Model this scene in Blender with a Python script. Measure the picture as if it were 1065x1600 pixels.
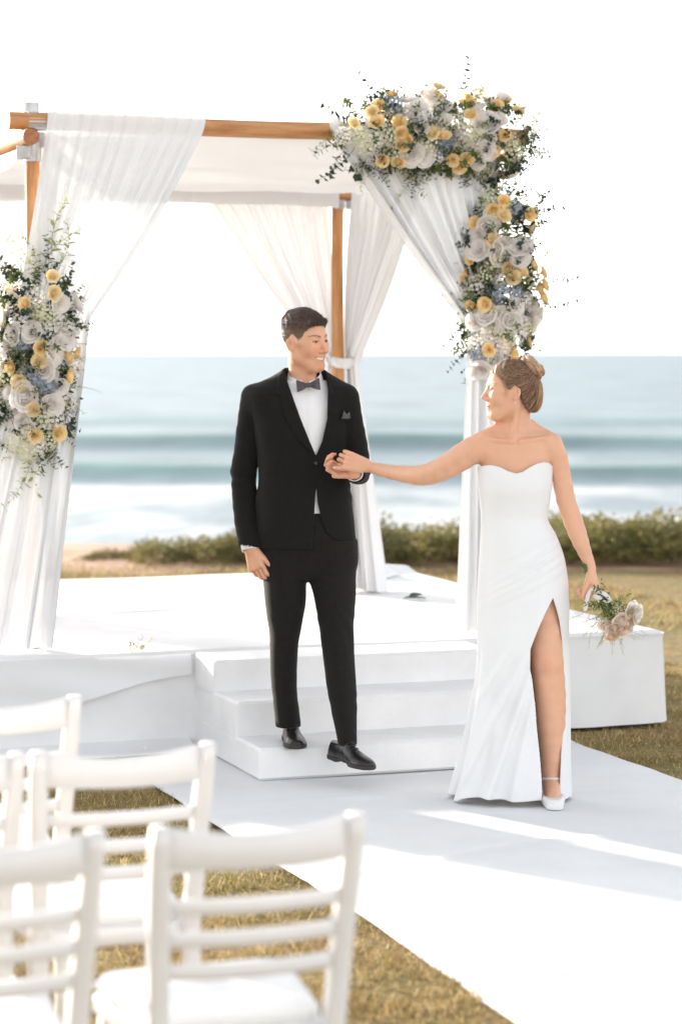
import bpy, math, random
import numpy as np
from mathutils import Vector, Matrix

for _o in list(bpy.data.objects):
    bpy.data.objects.remove(_o)
scene = bpy.context.scene
COL = scene.collection
PI = math.pi
rnd = random.Random(7)
rs = np.random.RandomState(11)

# ------------------------------------------------------------------ camera, sky, sun, exposure
EYE = 1.755
FPX = 85.0 / 36.0 * 1600.0            # focal length in photograph pixels
cam_d = bpy.data.cameras.new('camera')
cam = bpy.data.objects.new('camera', cam_d)
COL.objects.link(cam)
cam.location = (0, 0, EYE)
cam.rotation_euler = (PI / 2, 0, 0)
cam_d.sensor_fit = 'VERTICAL'
cam_d.sensor_height = 36.0
cam_d.sensor_width = 24.0
cam_d.lens = 85.0
cam_d.shift_y = -249.0 / 1600.0
cam_d.clip_start = 0.1
cam_d.clip_end = 60000
cam_d.dof.use_dof = True
cam_d.dof.focus_distance = 9.5
cam_d.dof.aperture_fstop = 2.3
scene.camera = cam

SUN_EL = math.radians(11.8)
SUN_TO = Vector((-0.69, 0.724, 0)).normalized()       # horizontal direction towards the sun: behind, left
world = bpy.data.worlds.new('World')
scene.world = world
world.use_nodes = True
wn = world.node_tree
wn.nodes.clear()
sky = wn.nodes.new('ShaderNodeTexSky')
sky.sky_type = 'NISHITA'
sky.sun_disc = False
sky.sun_elevation = SUN_EL
sky.sun_rotation = math.atan2(SUN_TO.x, SUN_TO.y)
sky.air_density = 1.0
sky.dust_density = 1.1
sky.ozone_density = 1.0
bg = wn.nodes.new('ShaderNodeBackground')
bg.inputs['Strength'].default_value = 0.15
wo = wn.nodes.new('ShaderNodeOutputWorld')
hsv = wn.nodes.new('ShaderNodeHueSaturation')      # hazy, nearly colourless daylight
hsv.inputs['Saturation'].default_value = 0.18
wn.links.new(sky.outputs[0], hsv.inputs['Color'])
wn.links.new(hsv.outputs[0], bg.inputs[0])
wn.links.new(bg.outputs[0], wo.inputs[0])

sun_d = bpy.data.lights.new('sun', 'SUN')
sun_d.energy = 3.1
sun_d.angle = math.radians(1.2)
sun_d.color = (1.0, 0.90, 0.76)
sun = bpy.data.objects.new('sun', sun_d)
COL.objects.link(sun)
_d = Vector((SUN_TO.x * math.cos(SUN_EL), SUN_TO.y * math.cos(SUN_EL), math.sin(SUN_EL)))
sun.rotation_euler = _d.to_track_quat('Z', 'Y').to_euler()
sun.location = (-6, 8, 6)

vs = scene.view_settings
vs.view_transform = 'Standard'
vs.look = 'None'
vs.gamma = 1.0
vs.use_curve_mapping = False
vs.exposure = 1.68
scene.cycles.use_denoising = True
scene.cycles.transparent_max_bounces = 24
scene.cycles.max_bounces = 8
scene.cycles.use_adaptive_sampling = True
scene.cycles.adaptive_threshold = 0.012

# ------------------------------------------------------------------ frames
TH = math.radians(19.4)               # the stage, carpet and chairs are turned against the view
CU, SU = math.cos(TH), math.sin(TH)
OX, OY = -0.3307, 9.793               # bottom left front corner of the stairs


def L(u, v, z=0.0):
    return Vector((OX + u * CU - v * SU, OY + u * SU + v * CU, z))


def PX(px, py, Y):
    """photograph pixel at distance Y -> point"""
    s = FPX / Y
    return Vector(((px - 532.5) / s, Y, EYE - (py - 551.0) / s))


# ------------------------------------------------------------------ object helpers
def tag(o, label=None, cat=None, group=None, kind=None):
    if label:
        o['label'] = label
    if cat:
        o['category'] = cat
    if group:
        o['group'] = group
    if kind:
        o['kind'] = kind
    return o


def empty(name, loc=(0, 0, 0), rz=0.0):
    o = bpy.data.objects.new(name, None)
    o.empty_display_size = 0.1
    COL.objects.link(o)
    o.location = loc
    o.rotation_euler = (0, 0, rz)
    return o


def link(name, me, parent=None, world_coords=True):
    o = bpy.data.objects.new(name, me)
    COL.objects.link(o)
    if parent is not None:
        o.parent = parent
        if world_coords:
            o.matrix_parent_inverse = wmat(parent).inverted()
    return o


def wmat(o):
    m = Matrix.LocRotScale(o.location, o.rotation_euler, o.scale)
    if o.parent is not None:
        return wmat(o.parent) @ o.matrix_parent_inverse @ m
    return m


def mesh(name, V, F, mat=None, smooth=True, cols=None):
    me = bpy.data.meshes.new(name)
    if isinstance(F, np.ndarray):
        V = np.asarray(V, dtype=np.float32)
        n, k = F.shape
        me.vertices.add(len(V))
        me.vertices.foreach_set('co', V.ravel())
        me.loops.add(n * k)
        me.loops.foreach_set('vertex_index', F.astype(np.int32).ravel())
        me.polygons.add(n)
        me.polygons.foreach_set('loop_start', np.arange(0, n * k, k, dtype=np.int32))
        me.polygons.foreach_set('loop_total', np.full(n, k, dtype=np.int32))
        me.update(calc_edges=True)
    else:
        me.from_pydata([tuple(v) for v in V], [], [tuple(f) for f in F])
        me.update()
    if smooth:
        me.polygons.foreach_set('use_smooth', np.ones(len(me.polygons), dtype=bool))
    if cols is not None:
        at = me.color_attributes.new('Col', 'FLOAT_COLOR', 'POINT')
        c = np.ones((len(V), 4), dtype=np.float32)
        c[:, :3] = cols
        at.data.foreach_set('color', c.ravel())
    if mat is not None:
        me.materials.append(mat)
    return me


class MB:
    """collects shapes for one mesh"""

    def __init__(s):
        s.V = []
        s.F = []

    def add(s, V, F):
        o = len(s.V)
        s.V += [Vector(v) for v in V]
        s.F += [tuple(i + o for i in f) for f in F]

    def box(s, c, size, M=None, bev=0.0):
        cx, cy, cz = c
        a, b, d = size[0] / 2, size[1] / 2, size[2] / 2
        if bev <= 0:
            V = [(cx + i * a, cy + j * b, cz + k * d) for k in (-1, 1) for j in (-1, 1) for i in (-1, 1)]
            F = [(0, 2, 3, 1), (4, 5, 7, 6), (0, 1, 5, 4), (2, 6, 7, 3), (0, 4, 6, 2), (1, 3, 7, 5)]
        else:
            e = bev
            V, F = [], []
            prof = [(-d, e), (-d + e, 0), (d - e, 0), (d, e)]
            for z, ins in prof:
                A, B = a - ins, b - ins
                q = e * 0.6
                V += [(cx + x, cy + y, cz + z) for x, y in ((-A + q, -B), (A - q, -B), (A, -B + q), (A, B - q), (A - q, B), (-A + q, B), (-A, B - q), (-A, -B + q))]
            for r in range(3):
                for i in range(8):
                    j = (i + 1) % 8
                    F.append((r * 8 + i, r * 8 + j, r * 8 + 8 + j, r * 8 + 8 + i))
            F.append(tuple(range(7, -1, -1)))
            F.append(tuple(range(24, 32)))
        if M is not None:
            V = [M @ Vector(v) for v in V]
        s.add(V, F)

    def tube(s, pts, rad, n=8, caps=True):
        pts = [Vector(p) for p in pts]
        m = len(pts)
        if not hasattr(rad, '__len__'):
            rad = [rad] * m
        V, F = [], []
        up = None
        for i, p in enumerate(pts):
            t = (pts[min(i + 1, m - 1)] - pts[max(i - 1, 0)])
            if t.length < 1e-9:
                t = Vector((0, 0, 1))
            t.normalize()
            if up is None:
                up = t.orthogonal().normalized()
            up = (up - t * up.dot(t))
            if up.length < 1e-6:
                up = t.orthogonal()
            up.normalize()
            sd = t.cross(up)
            for k in range(n):
                a = 2 * PI * k / n
                V.append(p + (up * math.cos(a) + sd * math.sin(a)) * rad[i])
        for i in range(m - 1):
            for k in range(n):
                k2 = (k + 1) % n
                F.append((i * n + k, i * n + k2, (i + 1) * n + k2, (i + 1) * n + k))
        if caps:
            F.append(tuple(range(n - 1, -1, -1)))
            F.append(tuple((m - 1) * n + k for k in range(n)))
        s.add(V, F)

    def mesh(s, name, mat, smooth=True):
        return mesh(name, s.V, s.F, mat, smooth)

    def build(s, name, mat, parent=None, smooth=True):
        return link(name, s.mesh(name, mat, smooth), parent)


def autosmooth(o, deg=40):
    me = o.data
    bm_ang = math.radians(deg)
    import bmesh
    bm = bmesh.new()
    bm.from_mesh(me)
    for e in bm.edges:
        if len(e.link_faces) == 2 and e.calc_face_angle(0) > bm_ang:
            e.smooth = False
    bm.to_mesh(me)
    bm.free()
    return o


def grid_faces(n, m, wrap=False):
    """n rows by m columns of vertices"""
    i = np.arange(n - 1)[:, None]
    j = np.arange(m if wrap else m - 1)[None, :]
    j2 = (j + 1) % m
    return np.stack([i * m + j, i * m + j2, (i + 1) * m + j2, (i + 1) * m + j], -1).reshape(-1, 4)


def sheet(name, fn, n, m, mat, parent=None, wrap=False, solid=0.0):
    """fn(s, t) -> xyz for arrays; t rows, s columns"""
    t = np.linspace(0, 1, n)[:, None] + np.zeros((1, m))
    s = np.linspace(0, 1, m, endpoint=not wrap)[None, :] + np.zeros((n, 1))
    x, y, z = fn(s, t)
    V = np.stack([x + 0 * s, y + 0 * s, z + 0 * s], -1).reshape(-1, 3)
    o = link(name, mesh(name, V, grid_faces(n, m, wrap), mat), parent)
    if solid:
        md = o.modifiers.new('thickness', 'SOLIDIFY')
        md.thickness = solid
        md.offset = 0
    return o


def wob(x, y, seed, f=1.0, n=6):
    """smooth pseudo random undulation in about -1..1"""
    r = np.random.RandomState(seed)
    o = 0
    for _ in range(n):
        a = r.uniform(0, 2 * PI)
        k = f * r.uniform(0.6, 2.2)
        o = o + np.sin((x * math.cos(a) + y * math.sin(a)) * k + r.uniform(0, 6.3))
    return o / math.sqrt(n * 2.0)


def wob3(x, y, z, seed, f=1.0, n=6):
    r = np.random.RandomState(seed)
    o = 0
    for _ in range(n):
        d = r.normal(size=3)
        d /= np.linalg.norm(d)
        k = f * r.uniform(0.6, 2.2)
        o = o + np.sin((x * d[0] + y * d[1] + z * d[2]) * k + r.uniform(0, 6.3))
    return o / math.sqrt(n * 2.0)


# ------------------------------------------------------------------ materials
def lin(r, g, b):
    f = lambda c: (c / 255 / 12.92) if c / 255 <= 0.04045 else ((c / 255 + 0.055) / 1.055) ** 2.4
    return (f(r), f(g), f(b))


def mat(name, col, rough=0.6, var=0.0, vscale=8.0, col2=None, bump=0.0, bscale=60.0, sss=0.0, sssr=(1, 0.4, 0.25),
        sheen=0.0, spec=0.5, metal=0.0, trans=0.0, attr=False, stretch=None, coat=0.0, island=0.0, detail=4.0):
    """principled material: colour with noise variation, bump, optional translucency, vertex colours or per-object jitter"""
    m = bpy.data.materials.new(name)
    m.use_nodes = True
    nt = m.node_tree
    N, K = nt.nodes, nt.links
    b = N['Principled BSDF']
    out = N['Material Output']
    b.inputs['Roughness'].default_value = rough
    b.inputs['Specular IOR Level'].default_value = spec
    b.inputs['Metallic'].default_value = metal
    b.inputs['Coat Weight'].default_value = coat
    tc = N.new('ShaderNodeTexCoord')
    mp = N.new('ShaderNodeMapping')
    K.new(tc.outputs['Object'], mp.inputs[0])
    if stretch:
        mp.inputs['Scale'].default_value = stretch
    colsock = None
    if attr:
        a = N.new('ShaderNodeVertexColor')
        a.layer_name = 'Col'
        colsock = a.outputs[0]
    if var > 0 or col2 is not None:
        nz = N.new('ShaderNodeTexNoise')
        nz.inputs['Scale'].default_value = vscale
        nz.inputs['Detail'].default_value = detail
        nz.inputs['Roughness'].default_value = 0.6
        K.new(mp.outputs[0], nz.inputs['Vector'])
        rp = N.new('ShaderNodeValToRGB')
        rp.color_ramp.elements[0].position = 0.33
        rp.color_ramp.elements[1].position = 0.67
        if col2 is None:
            rp.color_ramp.elements[0].color = (*[c * (1 - var) for c in col], 1)
            rp.color_ramp.elements[1].color = (*[min(1, c * (1 + var)) for c in col], 1)
        else:
            rp.color_ramp.elements[0].color = (*col, 1)
            rp.color_ramp.elements[1].color = (*col2, 1)
        K.new(nz.outputs['Fac'], rp.inputs[0])
        if colsock is not None:
            mx = N.new('ShaderNodeMix')
            mx.data_type = 'RGBA'
            mx.blend_type = 'MULTIPLY'
            mx.inputs[0].default_value = 1.0
            K.new(colsock, mx.inputs[6])
            K.new(rp.outputs[0], mx.inputs[7])
            colsock = mx.outputs[2]
        else:
            colsock = rp.outputs[0]
    if island > 0:
        gi = N.new('ShaderNodeNewGeometry')
        oi = N.new('ShaderNodeObjectInfo')
        ad = N.new('ShaderNodeMath')
        ad.operation = 'ADD'
        K.new(gi.outputs['Random Per Island'], ad.inputs[0])
        K.new(oi.outputs['Random'], ad.inputs[1])
        fr = N.new('ShaderNodeMapRange')
        fr.inputs[1].default_value = 0
        fr.inputs[2].default_value = 2
        fr.inputs[3].default_value = 1 - island
        fr.inputs[4].default_value = 1 + island
        K.new(ad.outputs[0], fr.inputs[0])
        vm = N.new('ShaderNodeVectorMath')
        vm.operation = 'SCALE'
        if colsock is not None:
            K.new(colsock, vm.inputs[0])
        else:
            vm.inputs[0].default_value = col
        K.new(fr.outputs[0], vm.inputs['Scale'])
        colsock = vm.outputs[0]
    if colsock is None:
        b.inputs['Base Color'].default_value = (*col, 1)
    else:
        K.new(colsock, b.inputs['Base Color'])
    if bump > 0:
        n2 = N.new('ShaderNodeTexNoise')
        n2.inputs['Scale'].default_value = bscale
        n2.inputs['Detail'].default_value = 5.0
        K.new(mp.outputs[0], n2.inputs['Vector'])
        bp = N.new('ShaderNodeBump')
        bp.inputs['Strength'].default_value = min(1.0, bump)
        bp.inputs['Distance'].default_value = 0.01 * max(1.0, bump)
        K.new(n2.outputs['Fac'], bp.inputs['Height'])
        K.new(bp.outputs[0], b.inputs['Normal'])
    if sss > 0:
        b.inputs['Subsurface Weight'].default_value = sss
        b.inputs['Subsurface Radius'].default_value = sssr
        b.inputs['Subsurface Scale'].default_value = 0.012
    if sheen > 0:
        b.inputs['Sheen Weight'].default_value = sheen
        b.inputs['Sheen Roughness'].default_value = 0.5
    if trans > 0:
        tr = N.new('ShaderNodeBsdfTranslucent')
        if colsock is None:
            tr.inputs[0].default_value = (*col, 1)
        else:
            K.new(colsock, tr.inputs[0])
        mx = N.new('ShaderNodeMixShader')
        mx.inputs[0].default_value = trans
        K.new(b.outputs[0], mx.inputs[1])
        K.new(tr.outputs[0], mx.inputs[2])
        K.new(mx.outputs[0], out.inputs[0])
    return m


def sheer_mat(name, col, opacity, trans=0.5, thread=0.0):
    """tulle: partly see-through cloth that scatters and passes light, with drifting density"""
    m = bpy.data.materials.new(name)
    m.use_nodes = True
    nt = m.node_tree
    N, K = nt.nodes, nt.links
    N.remove(N['Principled BSDF'])
    out = N['Material Output']
    df = N.new('ShaderNodeBsdfDiffuse')
    df.inputs[0].default_value = (*col, 1)
    tl = N.new('ShaderNodeBsdfTranslucent')
    tl.inputs[0].default_value = (*col, 1)
    tp = N.new('ShaderNodeBsdfTransparent')
    m1 = N.new('ShaderNodeMixShader')
    m1.inputs[0].default_value = trans
    K.new(df.outputs[0], m1.inputs[1])
    K.new(tl.outputs[0], m1.inputs[2])
    m2 = N.new('ShaderNodeMixShader')
    lw = N.new('ShaderNodeLayerWeight')
    lw.inputs[0].default_value = 0.35
    mr = N.new('ShaderNodeMapRange')
    mr.inputs[3].default_value = opacity
    mr.inputs[4].default_value = min(1, opacity * 1.12)
    K.new(lw.outputs['Facing'], mr.inputs[0])
    K.new(mr.outputs[0], m2.inputs[0])
    K.new(tp.outputs[0], m2.inputs[1])
    K.new(m1.outputs[0], m2.inputs[2])
    K.new(m2.outputs[0], out.inputs[0])
    return m


WHITE = (0.80, 0.80, 0.81)
M_cloth = mat('white_stage_cloth', (0.81, 0.808, 0.815), 0.85, var=0.05, vscale=2.2, bump=0.2, bscale=220)
M_carpet = mat('white_carpet_felt', (0.77, 0.772, 0.78), 0.95, var=0.05, vscale=1.3, bump=0.35, bscale=420)
M_step = mat('white_painted_step', (0.82, 0.815, 0.82), 0.6, var=0.06, vscale=3, bump=0.10, bscale=90)
M_sheer = sheer_mat('white_tulle', (0.84, 0.84, 0.855), 0.93, 0.06)
M_sheer2 = sheer_mat('thin_white_tulle', (0.84, 0.84, 0.855), 0.88, 0.06)
M_tie = mat('white_tie_cloth', (0.8, 0.8, 0.81), 0.8, trans=0.2)
M_wood = mat('honey_wood', lin(212, 156, 104), 0.55, vscale=6, col2=lin(170, 114, 68), stretch=(6, 6, 0.7), bump=0.25, bscale=25, detail=6)
M_woodend = mat('sawn_wood_end', lin(170, 112, 78), 0.7, var=0.25, vscale=30)
M_steel = mat('galvanised_steel', (0.52, 0.52, 0.53), 0.42, var=0.15, vscale=20, metal=0.6)
# ------------------------------------------------------------------ ground, beach, sea
def ground_mat():
    m = mat('lawn_soil', lin(150, 124, 80), 0.95, vscale=1.6, col2=lin(128, 122, 74), bump=0.9, bscale=45)
    nt = m.node_tree
    N, K = nt.nodes, nt.links
    b = N['Principled BSDF']
    src = b.inputs['Base Color'].links[0].from_socket
    nz = N.new('ShaderNodeTexNoise')
    nz.inputs['Scale'].default_value = 24
    nz.inputs['Detail'].default_value = 6
    tc = [n for n in N if n.type == 'TEX_COORD'][0]
    K.new(tc.outputs['Object'], nz.inputs['Vector'])
    rp = N.new('ShaderNodeValToRGB')
    rp.color_ramp.elements[0].position = 0.35
    rp.color_ramp.elements[0].color = (0.55, 0.5, 0.4, 1)
    rp.color_ramp.elements[1].position = 0.7
    rp.color_ramp.elements[1].color = (1.25, 1.15, 1.0, 1)
    K.new(nz.outputs['Fac'], rp.inputs[0])
    mx = N.new('ShaderNodeMix')
    mx.data_type = 'RGBA'
    mx.blend_type = 'MULTIPLY'
    mx.inputs[0].default_value = 1
    K.new(src, mx.inputs[6])
    K.new(rp.outputs[0], mx.inputs[7])
    K.new(mx.outputs[2], b.inputs['Base Color'])
    return m


def lawn_h(x, y):
    return 0.012 * wob(x, y, 5, 2.0) - 0.012


def lawn_fn(s, t):
    y = -14 + 33.6 * t
    x = -30 + 60 * s
    z = np.where((np.abs(x) < 5), lawn_h(x, y), -0.02)
    return x, y, z


lawn = sheet('lawn', lawn_fn, 90, 120, ground_mat())
tag(lawn, kind='structure')

M_sand = mat('beach_sand', lin(222, 205, 190), 0.95, vscale=0.6, col2=lin(200, 178, 158), bump=0.5, bscale=9)


def beach_fn(s, t):
    y = 19.4 + 42 * t ** 1.4
    x = -60 + 120 * s
    d = np.clip((y - 19.8) / 26, 0, 1)
    z = -0.05 - 2.25 * (d * d * (3 - 2 * d)) + 0.04 * wob(x, y, 9, 1.1) * np.clip((y - 19.6), 0, 1)
    return x, y, z


tag(sheet('beach', beach_fn, 70, 140, M_sand), kind='structure')

M_soil = mat('reddish_dune_soil', lin(196, 162, 138), 0.95, vscale=2.2, col2=lin(166, 132, 104), bump=0.9, bscale=14)


def soil_fn(s, t):
    x = -18 + 40 * s
    y = 19.1 + 3.5 * t + 0.18 * wob(x, 0 * x, 3, 1.7)
    z = -0.03 + 0.06 * np.sin(PI * t) ** 1.2 * (1 + 0.35 * wob(x, y, 4, 1.4))
    return x, y, z


tag(sheet('dune_bank', soil_fn, 24, 160, M_soil), kind='structure')


def sea_mat():
    m = bpy.data.materials.new('sea_water')
    m.use_nodes = True
    nt = m.node_tree
    N, K = nt.nodes, nt.links
    b = N['Principled BSDF']
    b.inputs['Roughness'].default_value = 0.42
    b.inputs['Specular IOR Level'].default_value = 0.22
    at = N.new('ShaderNodeVertexColor')
    at.layer_name = 'Col'
    tc = N.new('ShaderNodeTexCoord')
    mp = N.new('ShaderNodeMapping')
    mp.inputs['Scale'].default_value = (0.14, 0.055, 1)
    K.new(tc.outputs['Object'], mp.inputs[0])
    nz = N.new('ShaderNodeTexNoise')
    nz.inputs['Scale'].default_value = 1.0
    nz.inputs['Detail'].default_value = 7
    nz.inputs['Roughness'].default_value = 0.62
    K.new(mp.outputs[0], nz.inputs['Vector'])
    # foam: where the vertex alpha channel (nearness to the breakers) beats the noise
    sep = N.new('ShaderNodeSeparateColor')
    K.new(at.outputs[0], sep.inputs[0])
    foam = N.new('ShaderNodeMath')
    foam.operation = 'ADD'
    K.new(sep.outputs[0], foam.inputs[0])
    K.new(nz.outputs['Fac'], foam.inputs[1])
    fr = N.new('ShaderNodeMapRange')
    fr.interpolation_type = 'SMOOTHSTEP'
    fr.inputs[1].default_value = 0.92
    fr.inputs[2].default_value = 1.16
    K.new(foam.outputs[0], fr.inputs[0])
    deep = N.new('ShaderNodeMix')
    deep.data_type = 'RGBA'
    deep.inputs[6].default_value = (*lin(112, 132, 142), 1)
    deep.inputs[7].default_value = (*lin(96, 132, 132), 1)
    K.new(sep.outputs[1], deep.inputs[0])
    v = N.new('ShaderNodeMix')
    v.data_type = 'RGBA'
    v.blend_type = 'MULTIPLY'
    v.inputs[0].default_value = 0.9
    rp = N.new('ShaderNodeValToRGB')
    rp.color_ramp.elements[0].position = 0.3
    rp.color_ramp.elements[0].color = (0.50, 0.54, 0.57, 1)
    rp.color_ramp.elements[1].position = 0.72
    rp.color_ramp.elements[1].color = (1.35, 1.32, 1.28, 1)
    K.new(nz.outputs['Fac'], rp.inputs[0])
    K.new(deep.outputs[2], v.inputs[6])
    K.new(rp.outputs[0], v.inputs[7])
    mx = N.new('ShaderNodeMix')
    mx.data_type = 'RGBA'
    K.new(fr.outputs[0], mx.inputs[0])
    K.new(v.outputs[2], mx.inputs[6])
    mx.inputs[7].default_value = (0.54, 0.545, 0.55, 1)
    K.new(mx.outputs[2], b.inputs['Base Color'])
    bp = N.new('ShaderNodeBump')
    bp.inputs['Strength'].default_value = 0.5
    bp.inputs['Distance'].default_value = 0.4
    K.new(nz.outputs['Fac'], bp.inputs['Height'])
    K.new(bp.outputs[0], b.inputs['Normal'])
    return m


def build_sea():
    n, mm = 300, 120
    t = np.linspace(0, 1, n)[:, None]
    s = np.linspace(-1, 1, mm)[None, :]
    y = 44 + 110 * t + 0.0 * s
    far = np.geomspace(155, 42000, 40)[:, None] + 0.0 * s
    y = np.concatenate([y, far], 0)
    x = s * (y * 0.9 + 30)
    z = np.full_like(y, -2.0)
    foam = np.zeros_like(y)
    teal = np.zeros_like(y)
    yy = y + 1.5 * wob(x, 0 * x, 31, 0.10) + 0.7 * wob(x, 0 * x, 32, 0.35)
    for (y0, h, w) in ((72.4, 0.62, 1.7), (94.5, 0.80, 2.4), (128, 0.3, 5.0)):
        d = yy - y0
        ridge = np.exp(-(d / w) ** 2)
        z += h * ridge * (0.75 + 0.25 * wob(x, 0 * x, int(y0), 0.12))
        teal = np.maximum(teal, np.exp(-((d + 0.2 * w) / (1.0 * w)) ** 2) * min(1, h * 2))
    wash = np.clip((70.4 - yy) / 2.0, 0, 1)                 # white water running up the beach
    foam = np.maximum(foam, wash * 0.56)
    between = np.clip((yy - 76.5) / 2, 0, 1) * np.clip((91 - yy) / 2.5, 0, 1)
    foam = np.maximum(foam, between * 0.42)
    foam = np.maximum(foam, 0.26 * np.exp(-((yy - 100) / 4.0) ** 2))
    far_sw = 0.05 * wob(x * 0.3, y, 77, 0.55) * np.clip((y - 60) / 40, 0, 1) * np.clip((400 - y) / 300, 0, 1)
    z += far_sw
    V = np.stack([x, y, z], -1).reshape(-1, 3)
    c = np.stack([foam, teal, 0 * teal], -1).reshape(-1, 3)
    me = mesh('sea', V, grid_faces(y.shape[0], mm), sea_mat(), cols=c)
    tag(link('sea', me), kind='structure')


build_sea()

# ------------------------------------------------------------------ carpet runner
CW0, CW1 = -0.40, 1.66


def carpet_fn(s, t):
    v = -9.5 + 10.42 * t
    e = 0.014 * wob(v, 0 * v, 40, 2.3) + 0.007 * wob(v, 0 * v, 42, 9.0)
    u = CW0 + (CW1 - CW0) * s + e * (2 * np.abs(s - 0.5))
    z = 0.016 + 0.005 * wob(u, v, 41, 3.0)
    # long soft creases across the cloth
    for (v0, sl, a, w) in ((-2.75, 0.55, 0.009, 0.04), (-3.35, -0.28, 0.008, 0.045), (-1.55, 0.2, 0.010, 0.05), (-4.3, 0.35, 0.009, 0.05), (-0.55, -0.12, 0.008, 0.04)):
        d = v - v0 - sl * (u - 0.6) - 0.05 * np.sin(3 * u)
        z = z + a * np.exp(-(d / w) ** 2) * np.clip(1.2 - np.abs(u - 0.5) * 0.8, 0, 1)
    edge = np.minimum(s, 1 - s)
    z = z - 0.012 * np.exp(-edge / 0.02)
    p = L(0, 0)
    return OX + u * CU - v * SU, OY + u * SU + v * CU, z


carpet = sheet('carpet_runner', carpet_fn, 420, 90, M_carpet, solid=0.003)
tag(carpet, 'white felt carpet runner leading over the grass to the stairs', 'carpet')

# ------------------------------------------------------------------ stage
SU0, SU1, SV0, SV1, SH = -2.1, 2.32, 0.97, 4.50, 0.44
stage = empty('stage', L(0.1, SV0))
tag(stage, 'low white cloth-covered stage under the wedding arch', 'stage')


def stage_top_fn(s, t):
    u = SU0 + (SU1 - SU0) * s
    v = SV0 + (SV1 - SV0) * t
    z = SH + 0.004 * wob(u, v, 50, 3.5) - 0.004
    for (u0, v0, du, dv, a, w) in ((2.05, 3.1, -0.35, 0.94, 0.028, 0.05), (1.9, 4.2, 0.9, 0.3, 0.06, 0.10), (2.2, 2.2, 0.2, 0.98, 0.018, 0.035), (0.2, 2.6, 0.95, 0.3, 0.012, 0.03), (1.2, 3.9, 0.8, -0.5, 0.02, 0.05)):
        q = (u - u0) * (-dv) + (v - v0) * du
        r = (u - u0) * du + (v - v0) * dv
        z = z + a * np.exp(-(q / w) ** 2 - (r / 0.5) ** 2)
    e = np.minimum(np.minimum(u - SU0, SU1 - u), np.minimum(v - SV0, SV1 - v))
    z = z - 0.018 * np.exp(-e / 0.012)
    return OX + u * CU - v * SU, OY + u * SU + v * CU, z


sheet('stage_cloth', stage_top_fn, 150, 190, M_cloth, stage)


def skirt(name, pts, seed, flare, fold, parent, m=M_cloth, top=SH - 0.016, gather=9.0, n=34):
    """cloth falling from the stage edge along a plan polyline of (u, v)"""
    P = [np.array(p, float) for p in pts]
    seg = [np.linalg.norm(P[i + 1] - P[i]) for i in range(len(P) - 1)]
    tot = sum(seg)
    mcols = int(tot / 0.022)
    q = np.linspace(0, tot, mcols)
    acc = np.concatenate([[0], np.cumsum(seg)])
    u = np.interp(q, acc, [p[0] for p in P])
    v = np.interp(q, acc, [p[1] for p in P])
    nu = np.gradient(v)
    nv = -np.gradient(u)
    ln = np.hypot(nu, nv) + 1e-9
    nu, nv = nu / ln, nv / ln
    for _ in range(6):
        nu = np.convolve(np.pad(nu, 1, 'edge'), [0.25, 0.5, 0.25], 'valid')
        nv = np.convolve(np.pad(nv, 1, 'edge'), [0.25, 0.5, 0.25], 'valid')
    t = np.linspace(0, 1, n)[:, None]
    off = 0.004 + flare * t ** 1.8 + fold * (t ** 0.8) * (0.55 * wob(q, 0 * q, seed, gather)[None, :] + 0.45 * wob(q[None, :] + 0.4 * t, t * 0.7, seed + 1, gather * 0.6))
    off = off + 0.008 * np.exp(-t / 0.03)
    z = top * (1 - t) + 0.006 * t + 0 * q[None, :]
    uu, vv = u[None, :] + nu[None, :] * off, v[None, :] + nv[None, :] * off
    V = np.stack([OX + uu * CU - vv * SU, OY + uu * SU + vv * CU, z], -1).reshape(-1, 3)
    return link(name, mesh(name, V, grid_faces(n, mcols), m), parent)


skirt('stage_skirt', [(SU0, SV0), (0.03, SV0)], 60, 0.05, 0.026, stage)
skirt('stage_skirt', [(1.31, SV0), (SU1 - 0.03, SV0), (SU1, SV0 + 0.03), (SU1, SV1)], 61, 0.035, 0.026, stage)
skirt('stage_skirt', [(SU1, SV1), (SU0, SV1), (SU0, SV0)], 62, 0.03, 0.02, stage)
# see-through tulle thrown over the front left of the skirt, and its spread on the grass
def tulle_fn(s, t):
    u = SU0 + (-0.02 - SU0) * s
    zt = SH - 0.012
    zb = 0.03 + 0.29 * s ** 1.1 + 0.02 * wob(u, 0 * u, 70, 5)
    z = zt + (zb - zt) * t
    v = SV0 - 0.028 - 0.05 * t * (1 - 0.6 * s) - 0.012 * wob(u + 0.7 * z, z * 2, 71, 9)
    return OX + u * CU - v * SU, OY + u * SU + v * CU, z


sheet('tulle_overlay', tulle_fn, 30, 110, M_sheer, stage)


def spill_fn(s, t):
    u = SU0 + (-0.03 - SU0) * s
    v = SV0 - 0.03 - (0.20 + 0.03 * wob(u, 0 * u, 73, 3)) * t
    z = 0.03 + 0.035 * (1 - t) ** 2 + 0.007 * wob(u, v, 72, 9) - 0.012 * t
    return OX + u * CU - v * SU, OY + u * SU + v * CU, z


sheet('cloth_spill', spill_fn, 18, 110, M_cloth, stage)

# stairs: three wide steps
stairs = empty('stairs', L(0.65, 0.5))
tag(stairs, 'three white painted steps up to the stage behind the couple', 'stairs')
ROT = Matrix.Translation(L(0, 0)) @ Matrix.Rotation(TH, 4, 'Z')
for (v0, z0, z1, name) in ((0.0, 0.018, 0.150, 'step'), (0.325, 0.13, 0.295, 'step'), (0.655, 0.27, 0.428, 'step')):
    b_ = MB()
    e_ = 0.003 * (v0 > 0)
    b_.box((0.65, (v0 + SV0) / 2, (z0 + z1) / 2), (1.30 - e_, SV0 - v0 - 0.004, z1 - z0), ROT, 0.011)
    autosmooth(b_.build(name, M_step, stairs), 30)
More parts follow.
